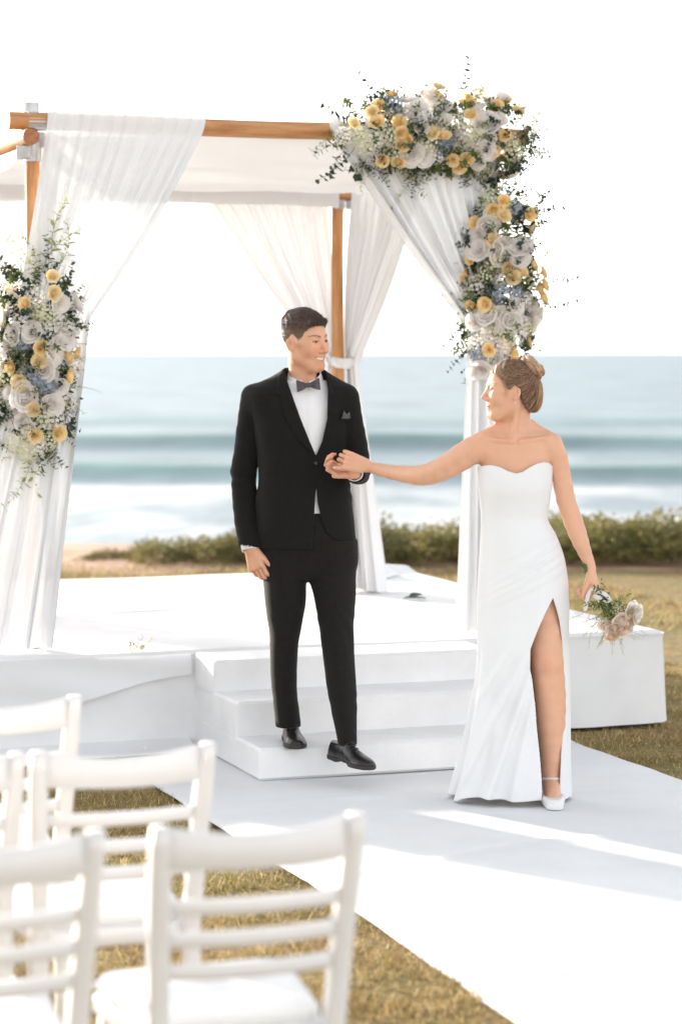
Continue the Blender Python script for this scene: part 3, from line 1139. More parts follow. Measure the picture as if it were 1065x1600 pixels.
def arrangement(axis, R, Yd, lists, seed, label, nleaf, neuc, nfern, extra=(), nfill=14, loc=None, nback=26, nunder=150):
    """axis: [(px, py), (px, py)] of the core at distance Yd(px); R radius in metres; lists: kind -> pixel points"""
    root = empty('flower_arrangement', loc)
    tag(root, label, 'flower arrangement', 'flower arrangements on the wedding arch')
    r_ = random.Random(seed)
    A = PX(axis[0][0], axis[0][1], Yd(axis[0][0]))
    B = PX(axis[1][0], axis[1][1], Yd(axis[1][0]))
    ab = B - A

    def near(p):
        q = max(0.0, min(1.0, (p - A).dot(ab) / ab.length_squared))
        return A + ab * q

    def surf(px, py, lift=0.0):
        Y = Yd(px)
        p = PX(px, py, Y)
        c = near(p)
        off = p - c
        off.y = 0
        d = min(off.length, R * 0.96)
        dep = math.sqrt(max(0.0, R * R - d * d)) * 0.85 + 0.02
        Yn = Y - dep - lift
        q = PX(px, py, Yn)
        return q, (Vector((off.x, -dep * 1.2, off.z))).normalized()

    def jit(a):
        return Vector((r_.uniform(-a, a), r_.uniform(-a, a), r_.uniform(-a, a)))
    for kind, pts in lists.items():
        for (px, py) in pts:
            p, n = surf(px, py, {'y': 0.022, 'w': 0.012, 'b': 0.0, 'c': 0.004}[kind])
            if kind == 'y':
                put('rose', r_.choice(ROSES), p, n + jit(0.55), root, r_.uniform(0, 6), r_.uniform(0.88, 1.12))
            elif kind == 'w':
                put('white_bloom', r_.choice(WHITES), p, n + jit(0.5), root, r_.uniform(0, 6), r_.uniform(0.85, 1.25))
            elif kind == 'b':
                put('hydrangea', r_.choice(HYD), p, n + jit(0.3), root, r_.uniform(0, 6), r_.uniform(0.85, 1.15))
            else:
                put('filler_flower', r_.choice(FILL), p, n + jit(0.3), root, r_.uniform(0, 6), r_.uniform(0.8, 1.15))
    for k in range(nfill):
        c = A + ab * r_.uniform(0.02, 0.98)
        d = Vector((r_.gauss(0, 1), -abs(r_.gauss(0, 1)) * 0.9, r_.gauss(0, 1)))
        d = (d - ab.normalized() * d.dot(ab.normalized()) * 0.7).normalized()
        put('filler_flower', r_.choice(FILL), c + d * R * r_.uniform(0.6, 0.95), d, root, 0, r_.uniform(0.7, 1.1))
    # leaves lying between the blooms
    for k in range(nunder):
        q = (k + r_.random()) / nunder
        c = A + ab * q
        d = Vector((r_.gauss(0, 1), -abs(r_.gauss(0.3, 0.8)), r_.gauss(0, 1)))
        d = (d - ab.normalized() * d.dot(ab.normalized()) * 0.8).normalized()
        tdir = d.cross(Vector((r_.gauss(0, 1), r_.gauss(0, 1), r_.gauss(0, 1)))).normalized()
        me = r_.choice(EUC + EUC + RUS[:2] + RUS[:2])
        put('eucalyptus_sprig' if me in EUC else 'leaf_sprig', me, c + d * R * r_.uniform(0.70, 0.95) - tdir * 0.06, tdir + d * 0.45, root, r_.uniform(0, 6), r_.uniform(0.45, 0.7))
    # blooms on the far side, seen edge-on from here and square-on from behind
    for k in range(nback):
        c = A + ab * r_.uniform(0, 1)
        d = Vector((r_.gauss(0, 1), abs(r_.gauss(0, 1)) + 0.2, r_.gauss(0, 1)))
        d = (d - ab.normalized() * d.dot(ab.normalized()) * 0.8).normalized()
        me = r_.choice(ROSES + WHITES + WHITES)
        put(me.name.split('.')[0], me, c + d * R * r_.uniform(0.7, 0.95), d, root, r_.uniform(0, 6))
    for (meshes, cnt, nm, r0) in ((RUS, nleaf, 'leaf_sprig', 0.75), (EUC, neuc, 'eucalyptus_sprig', 0.6), (FERN, nfern, 'fern_sprig', 0.5)):
        for k in range(cnt):
            q = (k + r_.random()) / cnt
            c = A + ab * q
            d = Vector((r_.gauss(0, 1), r_.gauss(-0.25, 0.7), r_.gauss(0, 1)))
            ax = ab.normalized()
            d = d - ax * d.dot(ax) * 0.75
            if q < 0.12:
                d -= ax * 1.3
            if q > 0.88:
                d += ax * 1.3
            d.normalize()
            st = c + d * R * r0 * r_.uniform(0.4, 1.0)
            put(nm, r_.choice(meshes), st, d + jit(0.35), root, r_.uniform(0, 6), r_.uniform(0.40, 0.68) * (0.85 if nm == 'eucalyptus_sprig' else 1))
    for (kind, px, py, dx, dz, sc) in extra:
        p = PX(px, py, Yd(px) - 0.06)
        me, nm = {'e': (r_.choice(EUC), 'eucalyptus_sprig'), 'l': (RUS[2], 'leaf_sprig'), 'd': (RUS[0], 'leaf_sprig'), 'f': (r_.choice(FERN), 'fern_sprig')}[kind]
        put(nm, me, p, Vector((dx, -0.1, dz)), root, r_.uniform(0, 6), sc)
    return root


def cr(pts, k, ox, oy):
    return [(ox + x * k, oy + y * k) for x, y in pts]


k1 = 420 / 1065
TY = [(155, 265), (232, 218), (258, 193), (305, 152), (250, 260), (340, 260), (343, 298), (373, 320), (350, 348), (468, 305), (514, 316), (490, 125), (490, 160), (585, 185), (610, 175), (620, 232), (725, 200), (762, 180), (805, 218), (755, 310), (718, 375), (550, 405), (606, 400), (575, 435), (270, 405), (338, 408)]
TW = [(378, 180), (380, 215), (440, 240), (460, 160), (425, 280), (505, 210), (512, 262), (645, 215), (690, 250), (735, 250), (690, 325), (680, 365), (400, 375), (430, 390), (655, 415), (690, 180), (740, 165), (415, 205), (405, 250), (660, 262), (385, 390), (700, 275)]
TB = [(320, 215), (310, 180), (530, 330), (500, 350), (690, 290)]
TC = [(620, 320), (600, 300), (290, 310), (240, 330), (200, 340), (170, 300), (640, 345), (450, 345), (480, 390), (780, 330), (790, 370), (440, 130), (660, 150), (550, 250), (120, 310), (640, 300), (330, 370)]
CY = [(750, 570), (712, 600), (750, 628), (642, 658), (708, 722), (853, 620), (855, 675), (625, 795), (765, 835), (820, 850), (788, 873), (862, 823), (900, 855), (605, 865), (628, 980), (680, 977), (885, 920), (905, 905), (900, 955), (843, 1130), (694, 1158), (785, 1182)]
CWh = [(695, 655), (700, 690), (655, 765), (720, 750), (765, 780), (810, 790), (830, 750), (740, 740), (790, 985), (848, 1000), (705, 1060), (740, 1020), (690, 1025), (640, 1050), (770, 1040), (670, 1230), (650, 1235), (870, 1030), (800, 760), (700, 630), (730, 790), (655, 700), (780, 800)]
CB = [(790, 600), (800, 930), (740, 940), (660, 1170)]
CC = [(720, 805), (680, 860), (740, 880), (610, 930), (850, 1070), (800, 1100), (650, 1130), (720, 1090), (700, 560), (640, 900), (860, 880), (780, 1060), (760, 1110), (840, 960), (690, 1110), (820, 1060), (740, 1140)]
k2 = 330 / 776
LY = [(192, 690), (195, 748), (98, 788), (152, 948), (145, 1000), (47, 1018), (243, 985), (275, 965), (245, 1052), (75, 1077), (122, 1175), (8, 1085), (130, 1270), (213, 1262)]
LW = [(20, 820), (55, 905), (125, 897), (40, 955), (210, 935), (195, 960), (178, 985), (165, 1030), (187, 1050), (240, 925), (125, 1112), (218, 1090), (195, 1155), (95, 1110), (70, 1175), (88, 1220), (110, 1240), (220, 785), (270, 790), (45, 1120), (90, 1145), (15, 860), (5, 930), (170, 1150), (60, 1140)]
LB = [(150, 1075), (130, 1060), (170, 1090), (90, 940)]
LC = [(175, 830), (215, 850), (150, 820), (255, 780), (160, 1220), (240, 1150), (60, 1300), (100, 1330), (180, 1290), (270, 1010), (130, 760), (80, 850), (20, 990), (250, 880), (100, 1260), (200, 1210), (30, 1050), (170, 880), (140, 1310)]


def beamY(px):
    # distance of the front beam at that pixel column
    a = (px - 532.5) / FPX
    u = (a * (OY + 1.22 * CU) - OX + 1.22 * SU) / (CU - a * SU)
    return OY + u * SU + 1.22 * CU


arrangement([(560, 212), (805, 222)], 0.175, lambda px: beamY(px), {'y': cr(TY, k1, 490, 90), 'w': cr(TW, k1, 490, 90), 'b': cr(TB, k1, 490, 90), 'c': cr(TC, k1, 490, 90)}, 101,
            'wide garland of yellow roses and white blooms on the front beam above the bride', 95, 40, 40,
            [('e', 731, 175, 0.05, 1, 1.0), ('e', 560, 190, -1, 0.3, 0.9), ('e', 555, 230, -0.5, -0.8, 0.9), ('e', 600, 170, -0.6, 0.8, 0.8), ('l', 800, 225, 1, -0.15, 0.85), ('f', 795, 215, 1, 0.5, 0.8), ('l', 560, 205, -1, -0.05, 0.9), ('d', 545, 215, -0.9, -0.2, 0.8), ('f', 650, 150, 0.1, 1, 0.7), ('f', 720, 150, 0.3, 1, 0.6), ('l', 650, 265, -0.3, -1, 0.8), ('d', 640, 255, 0.1, -1, 0.75), ('e', 650, 262, 0.1, -1, 0.55), ('f', 790, 245, 0.8, -0.5, 0.9), ('l', 575, 245, -0.4, -0.8, 0.7), ('e', 790, 265, -0.1, -1, 0.5), ('d', 770, 250, 0.5, -0.6, 0.7), ('l', 810, 205, 0.9, 0.4, 0.6)],
            6, loc=L(1.2, 1.2, ZF))
arrangement([(782, 318), (772, 548)], 0.155, lambda px: beamY(772), {'y': cr(CY, k1, 490, 90), 'w': cr(CWh, k1, 490, 90), 'b': cr(CB, k1, 490, 90), 'c': cr(CC, k1, 490, 90)}, 102,
            'upright cascade of yellow and white flowers down the right front post', 85, 36, 36,
            [('e', 815, 330, 0.9, 0.25, 0.75), ('e', 835, 450, 1, 0.1, 0.8), ('e', 840, 480, 1, -0.1, 0.7), ('e', 730, 450, -0.6, -0.4, 0.5), ('d', 790, 310, 0.5, 0.9, 0.7), ('e', 745, 545, -0.7, -0.3, 0.7), ('d', 735, 365, -0.9, 0.1, 0.5), ('l', 830, 400, 0.9, 0.2, 0.6), ('e', 760, 410, -0.4, -0.5, 0.5), ('f', 830, 420, 0.9, 0.3, 0.7), ('f', 735, 500, -0.9, -0.2, 0.6), ('e', 780, 460, 0.2, -0.7, 0.55), ('d', 815, 520, 0.7, -0.5, 0.6)],
            5, loc=L(1.57, 1.25, 1.9))
arrangement([(62, 440), (52, 690)], 0.155, lambda px: beamY(50), {'y': cr(LY, k2, 0, 140), 'w': cr(LW, k2, 0, 140), 'b': cr(LB, k2, 0, 140), 'c': cr(LC, k2, 0, 140)}, 103,
            'tapering cascade of white and pale yellow flowers on the left post', 80, 18, 50,
            [('l', 85, 400, 0.15, 1, 1.1), ('l', 70, 420, 0.5, 1, 0.95), ('l', 95, 410, 0.4, 0.9, 0.75), ('e', 30, 450, -0.5, 1, 0.9), ('e', 100, 450, 0.4, 0.7, 0.6), ('e', 95, 470, 0.7, 0.4, 0.5), ('l', 55, 700, 0.05, -1, 1.05), ('l', 48, 715, -0.1, -1, 0.95), ('e', 65, 690, 0.5, -0.7, 0.6), ('e', 85, 650, 0.8, -0.5, 0.55), ('d', 60, 690, 0.15, -1, 0.7), ('f', 110, 540, 0.9, 0.3, 0.7), ('f', 105, 600, 0.9, 0.0, 0.6), ('l', 60, 440, -0.2, 1, 0.9), ('e', 70, 430, 0.1, 1, 0.7)],
            10, loc=L(-0.65, 1.2, 1.7))
# ------------------------------------------------------------------ implicit modelling: smooth solids turned into one continuous skin
def smin(a, b, k):
    if k <= 0:
        return np.minimum(a, b)
    h = np.clip(0.5 + 0.5 * (a - b) / k, 0, 1)
    return a * (1 - h) + b * h - k * h * (1 - h)


def smax(a, b, k):
    return -smin(-a, -b, k)


def op(fn, lo, hi, k=0.0, mode='add'):
    return (mode, fn, np.array(lo, float), np.array(hi, float), k)


def evaluate(ops, lo, hi, h):
    lo, hi = np.array(lo, float), np.array(hi, float)
    n = np.maximum(2, np.ceil((hi - lo) / h).astype(int) + 1)
    F = np.full(n, 0.5, np.float32)
    ax = [lo[i] + h * np.arange(n[i]) for i in range(3)]
    for (mode, fn, a, b, k) in ops:
        mg = 0.012 + k
        i0 = np.clip(np.floor((a - mg - lo) / h).astype(int), 0, n)
        i1 = np.clip(np.ceil((b + mg - lo) / h).astype(int) + 1, 0, n)
        if np.any(i1 <= i0):
            continue
        sl = tuple(slice(i0[i], i1[i]) for i in range(3))
        X = ax[0][sl[0]][:, None, None].astype(np.float32)
        Y = ax[1][sl[1]][None, :, None].astype(np.float32)
        Z = ax[2][sl[2]][None, None, :].astype(np.float32)
        d = np.asarray(fn(X, Y, Z), np.float32)
        if mode == 'add':
            F[sl] = smin(F[sl], d, k)
        elif mode == 'cut':
            F[sl] = smax(F[sl], -d, k)
        elif mode == 'disp':
            F[sl] = F[sl] + d
        elif mode == 'and':
            F[sl] = smax(F[sl], d, k)
    return F, lo


def nets(F, lo, h):
    """surface nets: one vertex per crossed cell, one quad per crossed edge"""
    S = F < 0
    nx, ny, nz = F.shape
    cnt = np.zeros((nx - 1, ny - 1, nz - 1), np.uint8)
    for i in (0, 1):
        for j in (0, 1):
            for k in (0, 1):
                cnt += S[i:nx - 1 + i, j:ny - 1 + j, k:nz - 1 + k]
    act = (cnt > 0) & (cnt < 8)
    idx = np.full(act.shape, -1, np.int64)
    I, J, K = np.nonzero(act)
    idx[I, J, K] = np.arange(len(I))
    acc = np.zeros((len(I), 3))
    num = np.zeros(len(I))
    corners = [(i, j, k) for i in (0, 1) for j in (0, 1) for k in (0, 1)]
    for c0 in corners:
        for a in range(3):
            if c0[a]:
                continue
            c1 = list(c0)
            c1[a] = 1
            f0 = F[I + c0[0], J + c0[1], K + c0[2]]
            f1 = F[I + c1[0], J + c1[1], K + c1[2]]
            x = (f0 < 0) != (f1 < 0)
            t = np.where(x, f0 / np.where(x, f0 - f1, 1), 0)
            p = np.zeros((len(I), 3)) + np.array(c0)
            p[:, a] += t
            acc += p * x[:, None]
            num += x
    V = (np.stack([I, J, K], -1) + acc / num[:, None]) * h + lo
    Q = []
    for a in range(3):
        b, c = (a + 1) % 3, (a + 2) % 3
        s0 = [slice(None)] * 3
        s1 = [slice(None)] * 3
        s0[a] = slice(0, -1)
        s1[a] = slice(1, None)
        A, B = S[tuple(s0)], S[tuple(s1)]
        e = np.array(np.nonzero(A != B)).T
        lim = np.array(F.shape) - 1
        e = e[(e[:, b] > 0) & (e[:, c] > 0) & (e[:, b] < lim[b]) & (e[:, c] < lim[c])]
        q = []
        for (db, dc) in ((-1, -1), (0, -1), (0, 0), (-1, 0)):
            p = e.copy()
            p[:, b] += db
            p[:, c] += dc
            q.append(idx[p[:, 0], p[:, 1], p[:, 2]])
        q = np.stack(q, -1)
        flip = ~A[tuple(e.T)]
        q[flip] = q[flip][:, ::-1]
        Q.append(q)
    return V, np.concatenate(Q)


def relax(V, Q, it=1, lam=0.5):
    for _ in range(it):
        acc = np.zeros_like(V)
        num = np.zeros(len(V))
        for a, b in ((0, 1), (1, 2), (2, 3), (3, 0)):
            np.add.at(acc, Q[:, a], V[Q[:, b]])
            np.add.at(acc, Q[:, b], V[Q[:, a]])
            np.add.at(num, Q[:, a], 1)
            np.add.at(num, Q[:, b], 1)
        ok = num > 4          # leave open borders alone
        V = np.where(ok[:, None], V * (1 - lam) + lam * acc / np.maximum(num, 1)[:, None], V)
    return V


def solid(ops, blocks, it=1):
    Vs, Qs, o, done = [], [], 0, []
    for (lo, hi, h) in blocks:
        F, l = evaluate(ops, lo, hi, h)
        V, Q = nets(F, l, h)
        if it and len(V):
            V = relax(V, Q, it)
        c = V[Q].mean(1)
        for (plo, phi, ph) in done:          # finer blocks already carry this part of the skin
            i = 2.2 * max(h, ph)
            ins = np.all((c > np.array(plo) + i) & (c < np.array(phi) - i), 1)
            Q, c = Q[~ins], c[~ins]
        done.append((lo, hi, h))
        Vs.append(V)
        Qs.append(Q + o)
        o += len(V)
    return np.concatenate(Vs), np.concatenate(Qs)


def v3(p):
    return np.array([p[0], p[1], p[2]], float)


def capsule(a, b, r1, r2):
    a, b = v3(a), v3(b)
    ba = b - a
    bb = max(1e-12, float(ba @ ba))

    def fn(X, Y, Z):
        t = np.clip(((X - a[0]) * ba[0] + (Y - a[1]) * ba[1] + (Z - a[2]) * ba[2]) / bb, 0, 1)
        return np.sqrt((X - a[0] - t * ba[0]) ** 2 + (Y - a[1] - t * ba[1]) ** 2 + (Z - a[2] - t * ba[2]) ** 2) - (r1 + (r2 - r1) * t)
    r = max(r1, r2)
    return fn, np.minimum(a, b) - r, np.maximum(a, b) + r


def cap_op(a, b, r1, r2, k=0.01, mode='add'):
    fn, lo, hi = capsule(a, b, r1, r2)
    return op(fn, lo, hi, k, mode)


def chain_ops(pts, rad, k=0.012, mode='add'):
    """smoothly resampled limb"""
    P = np.array([v3(p) for p in pts])
    R = np.array(rad, float)
    n = len(P)
    q = np.arange(n)
    m = (n - 1) * 2 + 1
    t = np.linspace(0, n - 1, m)
    P2 = np.stack([herm(q, P[:, i], t) for i in range(3)], -1)
    R2 = herm(q, R, t)
    return [cap_op(P2[i], P2[i + 1], R2[i], R2[i + 1], k if i == 0 else min(k, 0.006), mode) for i in range(m - 1)]


def herm(x, y, t):
    """smooth interpolation through points (limited slopes, no overshoot)"""
    x, y = np.asarray(x, float), np.asarray(y, float)
    h = np.diff(x)
    d = np.diff(y) / h
    m = np.zeros(len(x))
    m[0], m[-1] = d[0], d[-1]
    for i in range(1, len(x) - 1):
        m[i] = 0 if d[i - 1] * d[i] <= 0 else 2 * d[i - 1] * d[i] / (d[i - 1] + d[i])
    t = np.clip(t, x[0], x[-1])
    i = np.clip(np.searchsorted(x, t) - 1, 0, len(x) - 2)
    u = (t - x[i]) / h[i]
    return ((1 + 2 * u) * (1 - u) ** 2 * y[i] + u * (1 - u) ** 2 * h[i] * m[i] + u * u * (3 - 2 * u) * y[i + 1] + u * u * (u - 1) * h[i] * m[i + 1])


def loft_fn(rows, yaw=0.0, grow=0.0):
    """rows: (z, cx, cy, rx, ry, n) -> stacked superellipses"""
    R = np.array(sorted([tuple(r) + ((2.0,) if len(r) < 6 else ()) for r in rows]), float)
    z0, z1 = R[0, 0], R[-1, 0]
    cs, sn = math.cos(yaw), math.sin(yaw)

    def fn(X, Y, Z):
        zz = np.clip(Z, z0, z1)
        cx, cy, rx, ry, n = (herm(R[:, 0], R[:, i], zz.ravel()).reshape(zz.shape) for i in range(1, 6))
        rx, ry = rx + grow, ry + grow
        dx, dy = X - cx, Y - cy
        x, y = dx * cs + dy * sn, -dx * sn + dy * cs
        q = (np.abs(x / rx) ** n + np.abs(y / ry) ** n + 1e-9) ** (1 / n)
        d = (q - 1) * np.minimum(rx, ry)
        return np.maximum(d, np.maximum(z0 - Z, Z - z1))
    m = np.max(R[:, 3:5]) + abs(grow) + 0.01
    lo = (R[:, 1].min() - m, R[:, 2].min() - m, z0 - 0.005)
    hi = (R[:, 1].max() + m, R[:, 2].max() + m, z1 + 0.005)
    return fn, lo, hi


def rows_px(tab, Y0):
    """(py, left px, right px, dy, ry[, n]) measured rows -> loft rows"""
    out = []
    for r in tab:
        py, l, rr, dy, ry = r[:5]
        a, b = PX(l, py, Y0 + dy), PX(rr, py, Y0 + dy)
        out.append((a.z, (a.x + b.x) / 2, Y0 + dy, (b.x - a.x) / 2, ry, r[5] if len(r) > 5 else 2.0))
    return out


def poly2(pts):
    """signed distance to a polygon in the x, z plane"""
    P = np.array(pts, float)

    def fn(X, Z):
        X, Z = np.broadcast_arrays(X, Z)
        d = np.full(X.shape, 1e9)
        s = np.ones(X.shape)
        n = len(P)
        for i in range(n):
            j = (i - 1) % n
            e = P[j] - P[i]
            wx, wz = X - P[i, 0], Z - P[i, 1]
            t = np.clip((wx * e[0] + wz * e[1]) / max(1e-12, e @ e), 0, 1)
            d = np.minimum(d, (wx - e[0] * t) ** 2 + (wz - e[1] * t) ** 2)
            c1, c2, c3 = Z >= P[i, 1], Z < P[j, 1], e[0] * wz > e[1] * wx
            s = np.where((c1 & c2 & c3) | (~c1 & ~c2 & ~c3), -s, s)
        return s * np.sqrt(d)
    return fn


def poly_px(pts, Y):
    return [(p.x, p.z) for p in (PX(a, b, Y) for a, b in pts)]


def ell(c, r):
    """ellipsoid in local coordinates"""
    c, r = np.array(c, float), np.array(r, float)

    def fn(x, y, z):
        q = np.sqrt(((x - c[0]) / r[0]) ** 2 + ((y - c[1]) / r[1]) ** 2 + ((z - c[2]) / r[2]) ** 2 + 1e-9)
        return q * (q - 1) / np.sqrt(((x - c[0]) / r[0] ** 2) ** 2 + ((y - c[1]) / r[1] ** 2) ** 2 + ((z - c[2]) / r[2] ** 2) ** 2 + 1e-6)
    return fn


# ------------------------------------------------------------------ head: local frame x = to the side, y = forward (face), z = up, origin between the ears
def head_frame(origin, yaw, pitch, roll, scale):
    R = np.array((Matrix.Rotation(yaw, 3, 'Z') @ Matrix.Rotation(pitch, 3, 'X') @ Matrix.Rotation(roll, 3, 'Y')))
    R = R @ np.diag([1, 1, 1])
    o = v3(origin)

    def to_local(X, Y, Z):
        dx, dy, dz = X - o[0], Y - o[1], Z - o[2]
        return ((dx * R[0, 0] + dy * R[1, 0] + dz * R[2, 0]) / scale, (dx * R[0, 1] + dy * R[1, 1] + dz * R[2, 1]) / scale, (dx * R[0, 2] + dy * R[1, 2] + dz * R[2, 2]) / scale)

    def to_world(p):
        return o + R @ (np.array(p, float) * scale)
    return to_local, to_world, R


def head_fn(to_local, scale, smile=0.0, male=True, teeth=False):
    jaw = 1.0 if male else 0.90

    def fn(X, Y, Z):
        x, y, z = to_local(X, Y, Z)
        ax = np.abs(x)
        d = ell((0, -0.012, 0.042), (0.0745, 0.096, 0.083))(ax, y, z)
        d = smin(d, ell((0, 0.030, -0.012), (0.062, 0.064, 0.085))(ax, y, z), 0.03)
        d = smin(d, capsule((0, 0.066 if male else 0.073, -0.092), (0.016 * jaw, 0.062 if male else 0.066, -0.094), 0.0215 if male else 0.0185, 0.020 if male else 0.017)[0](ax, y, z), 0.03)
        d = smin(d, capsule((0.022, 0.052, -0.090), (0.051 * jaw, 0.002, -0.058), 0.017, 0.015)[0](ax, y, z), 0.03)
        d = smin(d, capsule((0.051 * jaw, 0.002, -0.058), (0.058, -0.008, 0.0), 0.015, 0.014)[0](ax, y, z), 0.025)
        # cheeks (fuller when smiling), cheekbones, brow
        d = smin(d, ell((0.037, 0.060 + 0.003 * smile, -0.026 + 0.004 * smile), (0.022, 0.022, 0.022))(ax, y, z), 0.022)
        d = smin(d, capsule((0.040, 0.066, 0.0), (0.062, 0.030, 0.004), 0.012, 0.011)[0](ax, y, z), 0.02)
        d = smin(d, capsule((0.008, 0.082, 0.027), (0.046, 0.066, 0.030), 0.0085 if male else 0.0065, 0.007)[0](ax, y, z), 0.014)
        # muzzle
        d = smin(d, ell((0, 0.066, -0.055), (0.027, 0.026, 0.026))(ax, y, z), 0.018)
        # eye sockets
        d = smax(d, -ell((0.031, 0.096, 0.010), (0.0175, 0.0165, 0.0125))(ax, y, z), 0.012)
        # nose
        nl = 1.0 if male else 0.86
        d = smin(d, capsule((0, 0.083, 0.022), (0, 0.083 + 0.028 * nl, -0.024 if male else -0.021), 0.0072 if male else 0.0064, 0.0095 if male else 0.0078)[0](ax, y, z), 0.010)
        d = smin(d, ell((0, 0.082 + 0.031 * nl, -0.0265 if male else -0.0235), (0.0098, 0.0098, 0.0088) if male else (0.0080, 0.0085, 0.0075))(ax, y, z), 0.007)
        d = smin(d, ell((0.0125, 0.095, -0.0310), (0.0085, 0.0105, 0.0078))(ax, y, z), 0.006)
        d = smin(d, ell((0.006, 0.098, -0.0275), (0.0080, 0.0085, 0.0068))(ax, y, z), 0.005)
        d = smin(d, ell((0, 0.018, -0.072), (0.040, 0.046, 0.026))(ax, y, z), 0.02)
        # lips
        mw = 0.021 + 0.010 * smile
        mz = -0.0605
        cz = 0.0100 * smile
        cyb = -0.017 - 0.004 * smile
        def lipcurve(z0, y0):
            a = capsule((0, y0, z0), (mw * 0.55, y0 - 0.005, z0 + cz * 0.3), 0.0048, 0.0044)[0](ax, y, z)
            b = capsule((mw * 0.55, y0 - 0.005, z0 + cz * 0.3), (mw, y0 + cyb, mz + cz), 0.0044, 0.0022)[0](ax, y, z)
            return smin(a, b, 0.003)
        gap = 0.0066 if teeth else 0.0036
        d = smin(d, lipcurve(mz + gap, 0.0890), 0.005)
        d = smin(d, lipcurve(mz - gap - 0.001, 0.0870), 0.005)
        sl = np.minimum(capsule((0, 0.094, mz), (mw * 0.55, 0.088, mz + cz * 0.3), 0.0052 if teeth else 0.0016, 0.0044 if teeth else 0.0015)[0](ax, y, z),
                        capsule((mw * 0.55, 0.088, mz + cz * 0.3), (mw + 0.001, 0.0885 + cyb, mz + cz), 0.0044 if teeth else 0.0015, 0.0016)[0](ax, y, z))
        d = smax(d, -sl, 0.002)
        # eyelids: ball under skin, with an almond slit
        d = smin(d, ell((0.031, 0.0745, 0.010), (0.0150, 0.0150, 0.0150))(ax, y, z), 0.004)
        slit_h = 0.0046 - 0.0016 * smile
        d = smax(d, -ell((0.0312, 0.0915, 0.0095), (0.0132, 0.0085, slit_h))(ax, y, z), 0.0015)
        # ears
        ca, sa = math.cos(0.22), math.sin(0.22)
        xe, ye, ze = ax - 0.0785, y + 0.012, z + 0.004
        ye3, ze3 = ye * ca + ze * sa, -ye * sa + ze * ca
        xe2 = xe + 0.42 * ye3
        es = 0.95 if male else 0.82
        ear = ell((0, 0, 0), (0.0062, 0.0155 * es, 0.0275 * es))(xe2, ye3, ze3)
        ear = smax(ear, -ell((0.0085, 0.0015, 0.004), (0.0098, 0.0098 * es, 0.0185 * es))(xe2, ye3, ze3), 0.002)
        ear = smin(ear, capsule((0.003, -0.001, 0.013), (0.0025, -0.005, -0.010), 0.0026, 0.0026)[0](xe2, ye3, ze3), 0.003)
        ear = smin(ear, ell((0.0005, 0.004, -0.0215), (0.0052, 0.0075, 0.0085))(xe2, ye3, ze3), 0.004)
        d = smin(d, ear, 0.004)
        return d * scale
    return fn


def hairline(y, male):
    if male:
        return np.interp(y, [-0.13, -0.075, -0.05, -0.030, -0.018, 0.0, 0.016, 0.026, 0.040, 0.050, 0.062, 0.085, 0.12],
                         [-0.060, -0.058, -0.045, -0.012, 0.022, 0.034, 0.022, 0.006, 0.016, 0.046, 0.066, 0.076, 0.080])
    return np.interp(y, [-0.13, -0.075, -0.055, -0.035, -0.018, 0.0, 0.018, 0.030, 0.042, 0.055, 0.070, 0.085, 0.12],
                     [-0.082, -0.080, -0.062, -0.030, 0.020, 0.030, 0.010, 0.012, 0.032, 0.056, 0.070, 0.078, 0.084])


